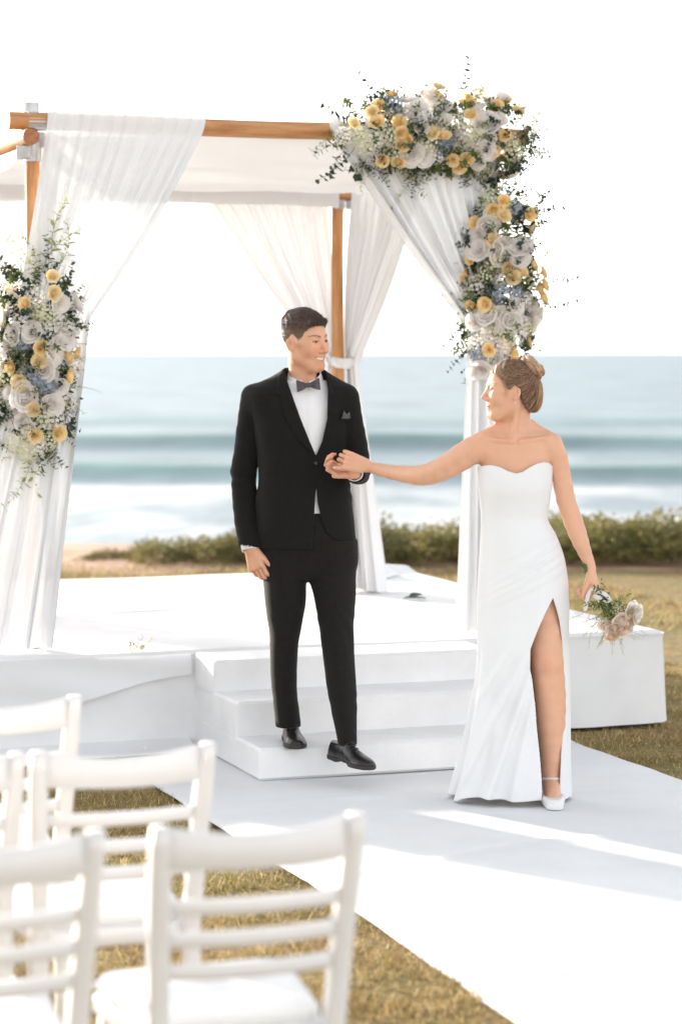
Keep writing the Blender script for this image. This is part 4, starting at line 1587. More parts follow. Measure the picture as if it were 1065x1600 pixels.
def hand_ops(wrist, d, n, size, curl, spread=0.10, thumb_side=1, thumb=(0.6, 0.5, 0.5), thumb_curl=0.3, palm_r=0.013, fingers_extra=None):
    """hand whose fingers point along d, palm faces n; curl: bend per finger joint (4 fingers), returns ops and finger tips"""
    d = Vector(d).normalized()
    n = Vector(n)
    n = (n - d * n.dot(d)).normalized()
    s = d.cross(n).normalized() * thumb_side        # towards the thumb
    w = Vector(wrist)
    S = size
    ops = []
    pl = 0.088 * S
    # palm: fan of flattened capsules
    for (o0, o1) in ((-0.020, -0.030), (-0.007, -0.010), (0.007, 0.010), (0.018, 0.030)):
        ops.append(cap_op(w + s * o0 * S * 0.7, w + d * pl + s * o1 * S, 0.0145 * S, 0.0105 * S, 0.010))
    ops.append(cap_op(w + s * 0.012 * S + d * 0.02 * S + n * 0.006 * S, w + d * pl * 0.55 + s * 0.024 * S + n * 0.008 * S, 0.014 * S, 0.013 * S, 0.010))
    ops.append(cap_op(w - s * 0.014 * S + d * 0.02 * S + n * 0.005 * S, w + d * pl * 0.75 - s * 0.022 * S + n * 0.005 * S, 0.012 * S, 0.011 * S, 0.010))
    lens = (0.044, 0.050, 0.046, 0.036)
    tips = []
    for i, off in enumerate((0.030, 0.010, -0.010, -0.029)):
        base = w + d * (pl * (0.98 if i in (1, 2) else 0.92)) + s * off * S
        fd = (d + s * spread * (1.5 - i) * 0.55).normalized()
        ang = 0
        p = base - fd * 0.012 * S
        ln = lens[i] * S
        r = (0.0088, 0.0090, 0.0086, 0.0076)[i] * S
        c = curl[i]
        first = True
        for j, f in enumerate((1.0, 0.62, 0.50)):
            ang += c[j]
            dd = fd * math.cos(ang) + n * math.sin(ang)
            q = p + dd * (ln * f + (0.012 * S if first else 0))
            ops.append(cap_op(p, q, r * (1 - 0.06 * j), r * (0.94 - 0.09 * j), 0.0055 if first else 0.0022))
            first = False
            p = q
        tips.append((p, dd))
    tb = w + d * 0.022 * S + s * 0.022 * S + n * 0.004 * S
    td = (d * thumb[0] + s * thumb[1] + n * thumb[2]).normalized()
    p = tb
    td2 = td
    for j, (ln, r0, r1) in enumerate(((0.042, 0.0145, 0.0112), (0.032, 0.0112, 0.0100), (0.026, 0.0100, 0.0080))):
        q = p + td2 * ln * S
        ops.append(cap_op(p, q, r0 * S, r1 * S, 0.009 if j == 0 else 0.003))
        p = q
        td2 = (td2 + (d * 0.6 + n * 0.4) * thumb_curl).normalized()
    tips.append((p, td2))
    return ops, tips


def bounds(ops, pad=0.01):
    lo = np.min([o[2] for o in ops], 0) - pad
    hi = np.max([o[3] for o in ops], 0) + pad
    return lo, hi


def strands(name, roots, dirs, nrm, ln, wd, m, parent, cols=None, seg=3, lift=0.002):
    """hair as narrow ribbons lying along dirs"""
    n = len(roots)
    V = np.zeros((n, (seg + 1) * 2, 3))
    side = np.cross(dirs, nrm)
    side /= np.linalg.norm(side, axis=1)[:, None] + 1e-9
    for i in range(seg + 1):
        q = i / seg
        c = roots + dirs * (ln * q)[:, None] + nrm * (lift * (0.4 + q))
        w = (wd * (1 - 0.75 * q))[:, None]
        V[:, 2 * i] = c - side * w
        V[:, 2 * i + 1] = c + side * w
    base = (np.arange(n) * (seg + 1) * 2)[:, None]
    F = np.concatenate([base + np.array([[2 * i, 2 * i + 1, 2 * i + 3, 2 * i + 2]]) for i in range(seg)], 0)
    cc = None if cols is None else np.repeat(cols, (seg + 1) * 2, 0)
    return link(name, mesh(name, V.reshape(-1, 3), F, m, True, cc), parent)


def vnormals(V, Q):
    N = np.zeros_like(V)
    fn = np.cross(V[Q[:, 2]] - V[Q[:, 0]], V[Q[:, 3]] - V[Q[:, 1]])
    for i in range(4):
        np.add.at(N, Q[:, i], fn)
    return N / (np.linalg.norm(N, axis=1)[:, None] + 1e-12)


M_skin = mat('skin', (0.94, 0.90, 0.88), 0.46, var=0.03, vscale=30, attr=True, bump=0.08, bscale=350, spec=0.45, sss=0.12)
M_eye = mat('eye_white', (1, 1, 1), 0.2, attr=True)
M_teeth = mat('teeth', (0.78, 0.74, 0.68), 0.3)


def eyes(to_world, scale, look, parent, iris):
    for sx in (-1, 1):
        c = to_world((sx * 0.031, 0.0752, 0.010))
        n, m_ = 20, 24
        V, C = [], []
        lk = Vector(look).normalized()
        for i in range(n + 1):
            for j in range(m_):
                a, b = PI * i / n, 2 * PI * j / m_
                d = Vector((math.sin(a) * math.cos(b), math.sin(a) * math.sin(b), math.cos(a)))
                V.append(c + np.array(d) * 0.0136 * scale)
                q = d.angle(lk)
                C.append((0.01, 0.01, 0.01) if q < 0.2 else iris if q < 0.50 else (0.50, 0.44, 0.42))
        o = link('eye', mesh('eye', np.array(V), grid_faces(n + 1, m_, True), M_eye, True, np.array(C)), parent)


def paint_face(V, to_local, base, lip, brow, smile, male, lash):
    """colours that belong to the skin: lips, brows, lashes, warm cheeks; also ear hollows, red with painted-in shadow"""
    x, y, z = to_local(V[:, 0], V[:, 1], V[:, 2])
    ax = np.abs(x)
    C = np.tile(np.array(base), (len(V), 1))
    inface = (y > 0.02) & (ax < 0.09) & (z > -0.13) & (z < 0.13)

    def blend(m, col):
        m = np.clip(m, 0, 1)[:, None] * inface[:, None]
        return C * (1 - m) + np.array(col) * m
    ch = np.exp(-((ax - 0.040) / 0.018) ** 2 - ((z + 0.022) / 0.016) ** 2) * 0.5
    C = blend(ch, (base[0] * 1.0, base[1] * 0.80, base[2] * 0.78))
    ch = np.exp(-((ax) / 0.012) ** 2 - ((z + 0.022) / 0.012) ** 2) * 0.3
    C = blend(ch, (base[0] * 1.0, base[1] * 0.82, base[2] * 0.80))
    mw = 0.021 + 0.010 * smile
    q = np.clip(ax / mw, 0, 1.3)
    mz = -0.0605 + 0.0100 * smile * q ** 1.6
    hh = (0.0105 if not male else 0.0085) * np.sqrt(np.clip(1.05 - q * q, 0, 1)) + 1e-4
    lipm = np.clip(1.6 - np.abs(z - mz) / hh * 1.3, 0, 1) * (q < 1.04) * (y > 0.055)
    C = blend(lipm * 0.8, lip)
    er = np.exp(-((y + 0.012) / 0.012) ** 2 - ((z + 0.002) / 0.02) ** 2) * (ax > 0.074) * 0.5  # ear hollows: natural redness plus their shadow put into the colour
    C = C * (1 - er[:, None] * np.array([0.05, 0.22, 0.24]))
    # brows
    t = np.clip((ax - 0.012) / 0.042, 0, 1)
    bz = 0.0285 + 0.0075 * np.sin(PI * t * 0.72) - 0.003 * t
    th = (0.0042 if male else 0.0030) * (1 - 0.55 * t)
    bm = np.clip(1.5 - np.abs(z - bz) / th, 0, 1) * (ax > 0.011) * (ax < 0.056) * (y > 0.04)
    C = blend(bm * (0.75 if male else 0.62), brow)
    # lash line along the upper lid
    s_ = np.clip(1 - ((ax - 0.0312) / 0.0150) ** 2, 0, 1)
    lz = 0.0095 + (0.0050 - 0.0014 * smile) * np.sqrt(s_)
    lm = np.clip(1.4 - np.abs(z - lz - 0.0004) / 0.0019, 0, 1) * (s_ > 0.02) * (y > 0.06)
    C = blend(lm * 0.9, lash)
    lz2 = 0.0095 - (0.0048 - 0.0014 * smile) * np.sqrt(s_)
    lm = np.clip(1.2 - np.abs(z - lz2) / 0.0014, 0, 1) * (s_ > 0.02) * (y > 0.06)
    C = blend(lm * 0.45, lash)
    return C
# ------------------------------------------------------------------ the groom
M_suit = mat('black_suit_wool', (0.0066, 0.0057, 0.0054), 0.85, var=0.15, vscale=40, bump=0.12, bscale=500, sheen=0.05, spec=0.25)
M_trouser = mat('black_trouser_wool', (0.0088, 0.0070, 0.0062), 0.85, var=0.15, vscale=40, bump=0.12, bscale=500, sheen=0.05, spec=0.25)
M_lapel = mat('black_lapel_satin', (0.0120, 0.0115, 0.0115), 0.6, spec=0.3, bump=0.05, bscale=300)
M_shirt = mat('white_shirt_cotton', (0.80, 0.80, 0.82), 0.8, var=0.02, vscale=10, bump=0.10, bscale=300)
M_bow = mat('grey_brown_bow_tie', lin(74, 66, 70), 0.6, var=0.25, vscale=60, sheen=0.2)
M_shoe = mat('black_polished_leather', (0.014, 0.012, 0.012), 0.26, spec=0.5, bump=0.05, bscale=120)
M_sole = mat('dark_shoe_sole', (0.03, 0.024, 0.02), 0.6)
M_hair_m = mat('dark_brown_hair', (1, 1, 1), 0.42, attr=True, spec=0.35)

YG = 9.95
SKIN_M = lin(224, 172, 142)


def G(px, py, dy=0.0):
    return PX(px, py, YG + dy)


groom = empty('person', (G(470, 1160).x, 9.9, 0.152))
tag(groom, 'person in a black suit, white shirt and bow tie stepping down the stairs', 'person')

# head
G_SC = 1.02
g_o = G(476.5, 535, -0.03)
g_tl, g_tw, g_R = head_frame(g_o, math.radians(-131), math.radians(-4), math.radians(3), G_SC)
gops = []
hb = 0.18
# torso and limbs under the clothes
gops.append(op(*loft_fn(rows_px([(850, 425, 535, 0.0, 0.08), (840, 415, 542, 0.0, 0.09), (745, 416, 533, 0.0, 0.085), (680, 412, 532, 0, 0.095), (630, 405, 540, 0, 0.085), (606, 425, 520, 0.01, 0.06), (594, 445, 505, 0.0, 0.05)], YG)), k=0.0))
neck_a, neck_b = g_tw((0, -0.022, -0.045)), v3(G(474, 604, 0.012))
gops += chain_ops([neck_a, (neck_a + neck_b) / 2 + np.array([0, -0.004, 0]), neck_b], [0.052, 0.054, 0.062], 0.025)
gops.append(op(head_fn(g_tl, G_SC, 1.0, True, True), v3(g_o) - 0.14, v3(g_o) + 0.14, 0.022))
gops.append(cap_op(g_tw((0, 0.028, -0.085)), v3(G(478, 602, -0.035)), 0.020, 0.026, 0.03))
RA = [(396, 625, 0.0), (392, 650, 0.0), (386, 700, 0.02), (381, 740, 0.03), (382, 790, 0.01), (388, 835, -0.03), (391, 858, -0.05)]
LA = [(541, 625, 0.0), (548, 665, 0.0), (555, 705, 0.0), (560, 731, -0.02), (558, 738, -0.11), (555, 738, -0.20), (553, 738, -0.245)]
gops += chain_ops([G(*p) for p in RA], [0.04, 0.04, 0.038, 0.036, 0.033, 0.028, 0.0255], 0.02)
gops += chain_ops([G(*p) for p in LA], [0.04, 0.04, 0.038, 0.036, 0.034, 0.028, 0.0255], 0.02)
# legs inside the trousers
gops += chain_ops([G(447, 890), G(447, 1010, -0.02), G(450, 1130, -0.02)], [0.05, 0.045, 0.032], 0.02)
gops += chain_ops([G(518, 890, -0.02), G(530, 1010, -0.10), G(541, 1150, -0.15)], [0.05, 0.045, 0.032], 0.02)
# hands
rh, rh_t = hand_ops(G(391, 855, -0.05), (0.30, -0.20, -1), (0.55, 0.82, 0.1), 1.0, [(0.30, 0.60, 0.35), (0.36, 0.70, 0.4), (0.42, 0.75, 0.4), (0.46, 0.8, 0.4)], 0.03, -1, (0.85, 0.38, 0.25), 0.10)
lh, lh_t = hand_ops(G(557, 739, -0.235), (-0.96, 0.02, 0.10), (0.05, -0.62, 0.75), 1.0, [(0.55, 1.0, 0.6), (0.6, 1.1, 0.6), (0.6, 1.1, 0.6), (0.6, 1.1, 0.6)], 0.02, -1, (0.10, 0.0, 1.0), -0.12)
if (Vector(rh_t[4][0]) - Vector(rh_t[1][0])).x < 0:
    rh, rh_t = hand_ops(G(391, 855, -0.05), (0.30, -0.20, -1), (0.55, 0.82, 0.1), 1.0, [(0.30, 0.60, 0.35), (0.36, 0.70, 0.4), (0.42, 0.75, 0.4), (0.46, 0.8, 0.4)], 0.03, 1, (0.85, 0.38, 0.25), 0.10)
if (Vector(lh_t[4][0]) - Vector(lh_t[1][0])).z < -0.5:
    pass
gops += rh + lh
rlo, rhi = bounds(rh, 0.022)
rhi[2] += 0.02
llo, lhi = bounds(lh, 0.022)
zneck = G(476, 606).z
ho = v3(g_o)
V, Q = solid(gops, [(rlo, rhi, 0.002), (llo, lhi, 0.002), ((ho[0] - 0.16, ho[1] - 0.17, zneck), (ho[0] + 0.16, ho[1] + 0.17, ho[2] + 0.16), 0.002),
                    (v3((G(340, 606).x, YG - 0.26, 0.2)), v3((G(600, 606).x, YG + 0.2, zneck + 0.012)), 0.008)], 1)
C = paint_face(V, g_tl, SKIN_M, lin(196, 118, 100), lin(92, 64, 48), 1.0, True, lin(48, 32, 26))
gx, gy, gz = g_tl(V[:, 0], V[:, 1], V[:, 2])
inhead = (np.abs(gx) < 0.09) & (np.abs(gy) < 0.13) & (gz > -0.13)
# cropped sides: hair roots show through the skin below the cap
crop_ = np.clip((gz - hairline(gy, True)) / 0.012, 0, 1) * inhead * (np.abs(gx) < 0.0765)
C = C * (1 - 0.8 * crop_[:, None]) + np.array(lin(58, 44, 36)) * 0.8 * crop_[:, None]
beard_tone = np.clip(1 - np.abs(gz + 0.085) / 0.04, 0, 1) * np.clip((gy - 0.0) / 0.04, 0, 1) * inhead  # faint beard colour over the jaw and chin
C = C * (1 - 0.10 * beard_tone[:, None])
for t_, d_ in rh_t[:4] + lh_t[:4]:
    q_ = np.linalg.norm(V - v3(t_), axis=1)
    C = np.where((q_ < 0.012)[:, None], C * np.array([1.04, 0.92, 0.90]), C)
gbody = link('body', mesh('body', V, Q, M_skin, True, C), groom)
eyes(g_tw, G_SC, g_R @ np.array([0.10, 1, -0.02]), groom, (0.05, 0.03, 0.02))
# teeth behind the smiling lips
def teeth(to_world, w, y0, z0, up, parent):
    V_, F_ = [], []
    n = 14
    for i in range(n):
        a = -1 + 2 * i / (n - 1)
        for zz in (-0.0042, 0.0042):
            V_.append(to_world((a * w, y0 - 0.010 * a * a, z0 + up * a * a + zz)))
    for i in range(n - 1):
        F_.append((2 * i, 2 * i + 2, 2 * i + 3, 2 * i + 1))
    o = link('teeth', mesh('teeth', V_, F_, M_teeth), parent)


teeth(g_tw, 0.024, 0.0905, -0.0595, 0.006, groom)


# hair: thick cap on top, cropped sides, then loose strands
def g_hair_fn(X, Y, Z):
    x, y, z = g_tl(X, Y, Z)
    ax = np.abs(x)
    top = np.clip((z - 0.045) / 0.05, 0, 1)
    t = 0.0014 + 0.0150 * top * top * (3 - 2 * top) - 0.004 * np.clip((y - 0.0) / 0.06, 0, 1) * top
    d = ell((0, -0.012, 0.042), (0.0745, 0.096, 0.083))(ax, y, z)
    d = smin(d, ell((0, 0.030, -0.012), (0.062, 0.064, 0.085))(ax, y, z), 0.03)
    d = d - t + 0.0022 * top * np.sin(420 * x - 130 * y + 3 * np.sin(90 * y)) * np.clip(0.6 + wob3(x, y, z, 7, 60), 0, 1) + 0.0010 * wob3(x, y, z, 5, 190)
    m = hairline(y, True) + 0.004 * wob3(x, y, z, 6, 120) - z
    # the fringe juts forward over the forehead
    fr = capsule((-0.040, 0.066, 0.089), (0.044, 0.066, 0.085), 0.0105, 0.0115)[0](x, y, z)
    out = smax(d, m, 0.004)
    out = smin(out, fr, 0.012)
    return out * G_SC


V, Q = solid([op(g_hair_fn, ho - 0.15, ho + 0.15)], [(ho - 0.15, ho + 0.15, 0.0025)], 1)
x, y, z = g_tl(V[:, 0], V[:, 1], V[:, 2])
side = np.clip((0.075 - z) / 0.05, 0, 1)[:, None]
Hc = np.array(lin(78, 59, 51)) * (1 - side) + np.array(lin(104, 84, 70)) * side
ghair = link('hair', mesh('hair', V, Q, M_hair_m, True, Hc), groom)
N_ = vnormals(V, Q)
r_ = np.random.RandomState(4)
pick = r_.choice(len(V), 5200, replace=len(V) < 5200)
x, y, z = g_tl(V[pick, 0], V[pick, 1], V[pick, 2])
topw = np.clip((z - 0.045) / 0.04, 0, 1)
fw = g_R @ np.array([0.35, 1.0, 0.05])
dn = g_R @ np.array([0.0, 0.25, -1.0])
D_ = fw[None] * topw[:, None] + dn[None] * (1 - topw)[:, None] + r_.normal(0, 0.16, (len(pick), 3))
D_ = D_ - N_[pick] * (np.sum(D_ * N_[pick], 1) * 0.8)[:, None]
D_ /= np.linalg.norm(D_, axis=1)[:, None]
hcol = (np.array(lin(72, 54, 47)) * topw[:, None] + np.array(lin(100, 80, 66)) * (1 - topw)[:, None]) * r_.uniform(0.5, 2.0, (len(pick), 1))
strands('strands', V[pick] - N_[pick] * 0.001, D_, N_[pick], 0.005 + 0.013 * topw, np.full(len(pick), 0.0009), M_hair_m, ghair, hcol, 3, 0.0009)

# shirt
sh_rows = rows_px([(860, 412, 545, 0.0, 0.112), (745, 410, 538, 0.0, 0.106), (690, 404, 538, 0.0, 0.116), (640, 398, 542, 0.0, 0.108), (615, 405, 535, 0.004, 0.088), (602, 428, 520, 0.006, 0.072), (594, 440, 508, 0.006, 0.066)], YG)
shops = [op(*loft_fn(sh_rows, 0.12))]


def placket(X, Y, Z):
    xx = PX(486, 650, YG - 0.11).x + 0.012 * (Z - 1.45) * 0
    return np.where(Y < YG, -0.0025 * np.clip(1 - np.abs(np.abs(X - xx) - 0.0) / 0.016, 0, 1) ** 0.3, 0) + 0.0022 * wob3(X * 1.4, Y, Z * 0.5, 14, 45)


lo_, hi_ = bounds(shops)
shops.append(op(placket, lo_, hi_, 0, 'disp'))
V, Q = solid(shops, [(lo_, hi_, 0.004)], 2)
shirt = link('shirt', mesh('shirt', V, Q, M_shirt), groom)
nc = v3(G(475, 592, 0.006))


def collar_fn(s, t):
    th = 2 * PI * (0.035 + 0.93 * s) - PI / 2        # opens at the front
    fr = 0.5 - 0.5 * np.sin(th + 0.0)               # 1 at the front
    rx = 0.063 + 0.014 * t
    ry = 0.066 + 0.016 * t
    zt = nc[2] + 0.052 - 0.062 * fr ** 1.4
    hgt = 0.036 + 0.016 * fr ** 3
    x = nc[0] + 0.006 * fr + rx * np.cos(th)
    y = nc[1] + ry * np.sin(th) - 0.004
    z = zt - hgt * t + 0.003 * np.sin(PI * t)
    return x, y, z


sheet('collar', collar_fn, 8, 60, M_shirt, shirt, solid=0.003)
for pp, ang in ((RA, 0), (LA, 0)):
    a, b = v3(G(*pp[-2])), v3(G(*pp[-1]))
    d = (b - a) / np.linalg.norm(b - a)
    c0 = b - d * 0.045
    mb = MB()
    e = b + d * 0.006
    mb.tube([c0, (c0 + e) / 2, e], [0.036, 0.0365, 0.036], 24, caps=False)
    o_ = mb.build('cuff', M_shirt, shirt)
    o_.modifiers.new('t', 'SOLIDIFY').thickness = 0.003

# jacket
jk_rows = rows_px([(856, 401, 557, 0.0, 0.135, 2.2), (820, 399, 554, 0.0, 0.130, 2.2), (780, 401, 550, 0.0, 0.124, 2.2), (745, 403, 545, 0.0, 0.120, 2.2), (715, 402, 545, 0.0, 0.123, 2.2), (680, 396, 547, 0.0, 0.130, 2.3), (640, 389, 550, 0.0, 0.122, 2.4), (616, 383, 554, 0.0, 0.105, 2.5), (606, 386, 552, 0.004, 0.094, 2.4), (597, 404, 538, 0.008, 0.084, 2.2), (588, 424, 523, 0.010, 0.078, 2.0), (580, 438, 510, 0.012, 0.074, 2.0), (575, 445, 503, 0.014, 0.070, 2.0)], YG)
jfn, jlo, jhi = loft_fn(jk_rows, 0.10)
jops = [op(jfn, jlo, jhi)]
jops += chain_ops([G(*p) for p in [(398, 622, 0.0), (394, 650, 0.0), (387, 700, 0.02), (381, 740, 0.03), (382, 790, 0.01), (387, 832, -0.03), (390, 853, -0.05)]], [0.055, 0.058, 0.055, 0.053, 0.0495, 0.046, 0.044], 0.025)
jops += chain_ops([G(*p) for p in [(539, 622, 0.0), (545, 655, 0.0), (553, 695, 0.0), (559, 728, -0.015), (559, 738, -0.10), (556, 738, -0.18), (554, 738, -0.225)]], [0.054, 0.055, 0.053, 0.052, 0.050, 0.046, 0.043], 0.02)
J_lo, J_hi = bounds(jops)


def jfold(X, Y, Z):
    a = wob3(X, Y, Z * 1.7, 21, 26)
    return 0.0016 * a + 0.0026 * np.sin(Z * 78 + 30 * Y + 14 * X + 2.5 * np.sin(Z * 21)) * np.exp(-((Z - 1.27) / 0.10) ** 2) * (np.abs(X - G(472, 700).x) > 0.19)


jops.append(op(jfold, J_lo, J_hi, 0, 'disp'))
vpoly = poly2(poly_px([(441, 574), (452, 606), (470, 655), (484, 690), (493.5, 712), (503, 690), (511, 655), (512, 610), (508, 580), (498, 560), (450, 560)], YG - 0.10))
hpoly = poly2(poly_px([(493.5, 757), (496, 786), (503, 816), (513, 836), (530, 848), (548, 862), (520, 880), (487, 880), (488, 846), (491, 800)], YG - 0.12))
jops.append(op(lambda X, Y, Z: np.maximum(vpoly(X, Z) + 0 * Y, Y - (YG + 0.0)), J_lo, J_hi, 0.003, 'cut'))
jops.append(op(lambda X, Y, Z: np.maximum(hpoly(X, Z) + 0 * Y, Y - (YG - 0.02)), J_lo, J_hi, 0.004, 'cut'))
nk = G(475, 570, 0.0)
jops.append(cap_op((nk.x, nk.y + 0.004, nk.z - 0.03), (nk.x - 0.0, nk.y + 0.004, nk.z + 0.1), 0.070, 0.085, 0.004, 'cut'))
zh = G(478, 854).z
jops.append(op(lambda X, Y, Z: np.maximum(Z - zh + 0 * X + 0 * Y, np.abs(X - G(479, 800).x) - 0.23), (J_lo[0], J_lo[1], J_lo[2] - 0.02), (J_hi[0], J_hi[1], zh), 0.003, 'cut'))
for pp, r0 in (([(388, 838, -0.034), (390, 862, -0.058)], 0.040), ([(555, 738, -0.20), (553, 738, -0.26)], 0.039)):
    jops.append(cap_op(G(*pp[0]), G(*pp[1]), r0, r0 + 0.001, 0.002, 'cut'))     # open sleeve ends
V, Q = solid(jops, [(J_lo, J_hi, 0.0035)], 1)
jacket = link('jacket', mesh('jacket', V, Q, M_suit), groom)


def patch(name, pts, off, th, m, parent, base=jfn, Yp=YG - 0.115, h=0.003):
    """a flat piece of cloth lying on the front of the jacket, outlined in the photograph"""
    P = poly2(poly_px(pts, Yp))
    pl = poly_px(pts, Yp)
    lo = (min(p[0] for p in pl) - 0.01, YG - 0.19, min(p[1] for p in pl) - 0.01)
    hi = (max(p[0] for p in pl) + 0.01, YG + 0.03, max(p[1] for p in pl) + 0.01)
    fn = lambda X, Y, Z: np.maximum(np.maximum(np.abs(base(X, Y, Z) - off) - th, P(X, Z) + 0 * Y), Y - (YG + 0.02))
    V_, Q_ = solid([op(fn, lo, hi)], [(lo, hi, h)], 1)
    return link(name, mesh(name, V_, Q_, m), parent)


patch('lapel', [(440, 576), (434, 588), (431, 606), (429, 616), (438, 619), (444, 650), (465, 686), (493, 713), (483, 690), (469, 655), (451, 606)], 0.003, 0.0035, M_suit, jacket)
patch('lapel', [(512, 590), (516, 602), (522, 616), (516, 622), (517, 650), (509, 682), (494, 713), (503, 690), (511.5, 655), (512, 610)], 0.003, 0.0035, M_suit, jacket)
patch('pocket_square', [(533, 655), (537, 641), (541, 648), (546, 643), (548, 655)], 0.006, 0.004, mat('charcoal_pocket_square', lin(78, 76, 76), 0.7, var=0.3, vscale=60), jacket)
patch('pocket_welt', [(531, 653), (549, 653), (549, 658), (531, 658)], 0.005, 0.003, M_suit, jacket)
mb = MB()
bp_ = G(493, 724, -0.135)
mb.tube([bp_ + Vector((0, 0.01, 0)), bp_, bp_ + Vector((0, -0.003, 0))], [0.009, 0.009, 0.007], 14)
mb.build('button', M_shoe, jacket)

# trousers
tL = rows_px([(845, 402, 490, 0.0, 0.115), (872, 407, 484, 0.0, 0.11), (905, 411, 479, -0.005, 0.105, 1.9), (940, 414, 478, -0.01, 0.095, 1.85), (985, 420, 470, -0.02, 0.078, 1.8), (1010, 421, 466, -0.025, 0.071, 1.8), (1060, 423, 464, -0.02, 0.066, 1.7), (1090, 426, 465, -0.015, 0.064, 1.7), (1112, 428, 468, -0.01, 0.063, 1.75), (1128, 429, 470, -0.008, 0.062, 1.85), (1136, 430, 470, -0.008, 0.061, 1.85)], YG)
tR = rows_px([(845, 470, 557, 0.0, 0.115), (872, 477, 557, 0.0, 0.11), (905, 482, 556, -0.02, 0.105, 1.9), (930, 489, 556, -0.035, 0.098, 1.85), (985, 498, 552, -0.075, 0.080, 1.8), (1020, 503, 553, -0.10, 0.073, 1.8), (1070, 510, 556, -0.12, 0.068, 1.75), (1110, 518, 557, -0.14, 0.064, 1.75), (1140, 524, 557, -0.155, 0.060, 1.8), (1163, 528, 557, -0.165, 0.058, 1.9)], YG)
tops = [op(*loft_fn(tL, 0.12)), op(*loft_fn(tR, -0.10), k=0.018)]
tops.append(op(*loft_fn(rows_px([(800, 404, 548, 0, 0.11), (850, 404, 555, 0, 0.118), (880, 410, 556, 0, 0.11), (898, 425, 540, 0, 0.09), (906, 455, 505, 0, 0.05)], YG)), k=0.02))
T_lo, T_hi = bounds(tops)


def tfold(X, Y, Z):
    low = np.clip((0.55 - Z) / 0.35, 0, 1)
    knee = np.exp(-((Z - 0.62) / 0.10) ** 2)
    d = 0.0018 * wob3(X * 0.8, Y * 0.8, Z * 0.9, 31, 20)
    d = d + 0.0018 * (low + 0.8 * knee) * np.sin(Z * 62 + 6 * np.sin(X * 21) + 34 * Y + 3 * np.sin(Z * 17)) * np.clip(0.5 + wob3(X, Y, Z, 33, 16), 0, 1)
    return d


tops.append(op(tfold, T_lo, T_hi, 0, 'disp'))
V, Q = solid(tops, [(T_lo, T_hi, 0.004)], 1)
trousers = link('trousers', mesh('trousers', V, Q, M_trouser), groom)


# shoes
def shoe(heel, yaw, pitch, ln, parent, m=M_shoe, m2=M_sole):
    """derby shoe: heel = point under the heel; yaw = heading of the toe (0 = towards the viewer)"""
    R = Matrix.Translation(Vector(heel)) @ Matrix.Rotation(yaw, 4, 'Z') @ Matrix.Rotation(pitch, 4, 'X')
    Ri = np.array(R.inverted())

    def loc(X, Y, Z):
        return (X * Ri[0, 0] + Y * Ri[0, 1] + Z * Ri[0, 2] + Ri[0, 3], -(X * Ri[1, 0] + Y * Ri[1, 1] + Z * Ri[1, 2] + Ri[1, 3]), X * Ri[2, 0] + Y * Ri[2, 1] + Z * Ri[2, 2] + Ri[2, 3])
    s = ln / 0.30

    def half(y):
        return np.interp(y / s, [-0.02, 0.0, 0.05, 0.10, 0.15, 0.20, 0.24, 0.27, 0.285], [0.018, 0.030, 0.035, 0.035, 0.040, 0.047, 0.043, 0.030, 0.010]) * s

    def top(y):
        return np.interp(y / s, [-0.02, 0.0, 0.05, 0.09, 0.12, 0.16, 0.20, 0.24, 0.27, 0.29], [0.070, 0.085, 0.092, 0.098, 0.090, 0.070, 0.055, 0.046, 0.038, 0.022]) * s

    def upper(X, Y, Z):
        x, y, z = loc(X, Y, Z)
        hw, tp = half(y), top(y)
        zc = (z - 0.018 * s) / np.maximum(1e-4, tp - 0.018 * s)
        q = np.sqrt((x / np.maximum(hw * (1.06 - 0.25 * np.clip(zc, 0, 1)), 1e-4)) ** 2 + np.clip(zc, 0, 9) ** 2.6) - 1
        d = q * 0.030 * s
        d = np.maximum(d, 0.016 * s - z)
        d = np.maximum(d, np.maximum(-0.018 * s - y, y - 0.284 * s))
        # opening for the ankle
        op_ = np.sqrt((x / 0.030) ** 2 + ((y - 0.045 * s) / 0.046) ** 2) - 1
        d = smax(d, -np.maximum(op_ * 0.03, 0.078 * s - z), 0.003)
        # seams: vamp line and lacing flaps
        seam = np.abs(y - (0.150 * s - 0.35 * np.abs(x))) - 0.0012
        return d + np.where((seam < 0) & (np.abs(x) < 0.045), 0.0012, 0)

    def sole(X, Y, Z):
        x, y, z = loc(X, Y, Z)
        hw = half(y) + 0.004
        d = np.maximum(np.abs(x) - hw, np.maximum(z - 0.018 * s, 0.006 * s * (y > 0.085 * s) * (y < 0.17 * s) - z))
        arch_ = np.maximum(np.maximum(0.075 * s - y, y - 0.165 * s), z - 0.010 * s)
        return np.maximum(np.maximum(d, np.maximum(-0.020 * s - y, y - 0.288 * s)), -arch_)
    c = np.array((R @ Vector((0, -0.14 * s, 0.05)))[:])
    lo, hi = c - 0.18, c + 0.18
    V_, Q_ = solid([op(upper, lo, hi)], [(lo, hi, 0.0032)], 2)
    so = link('shoe', mesh('shoe', V_, Q_, m), parent)
    V_, Q_ = solid([op(sole, lo, hi)], [(lo, hi, 0.0035)], 1)
    link('sole', mesh('sole', V_, Q_, m2), so)
    b = MB()
    for i in range(4):
        y = 0.108 + 0.017 * i
        z = float(top(np.array(y * s))) + 0.002
        b.tube([R @ Vector((-0.018, -y * s, z - 0.004)), R @ Vector((0, -(y + 0.004) * s, z + 0.0015)), R @ Vector((0.018, -y * s, z - 0.004))], 0.0022, 6)
    b.build('laces', m, so)
    return so


h1 = PX(452, 1172, 10.03)
shoe((h1.x, 10.03, 0.1525), math.radians(8), 0.0, 0.285, groom)
h2 = PX(521, 1180, 9.83)
shoe((h2.x, 9.83, 0.105), math.radians(34), math.radians(2.0), 0.285, groom)

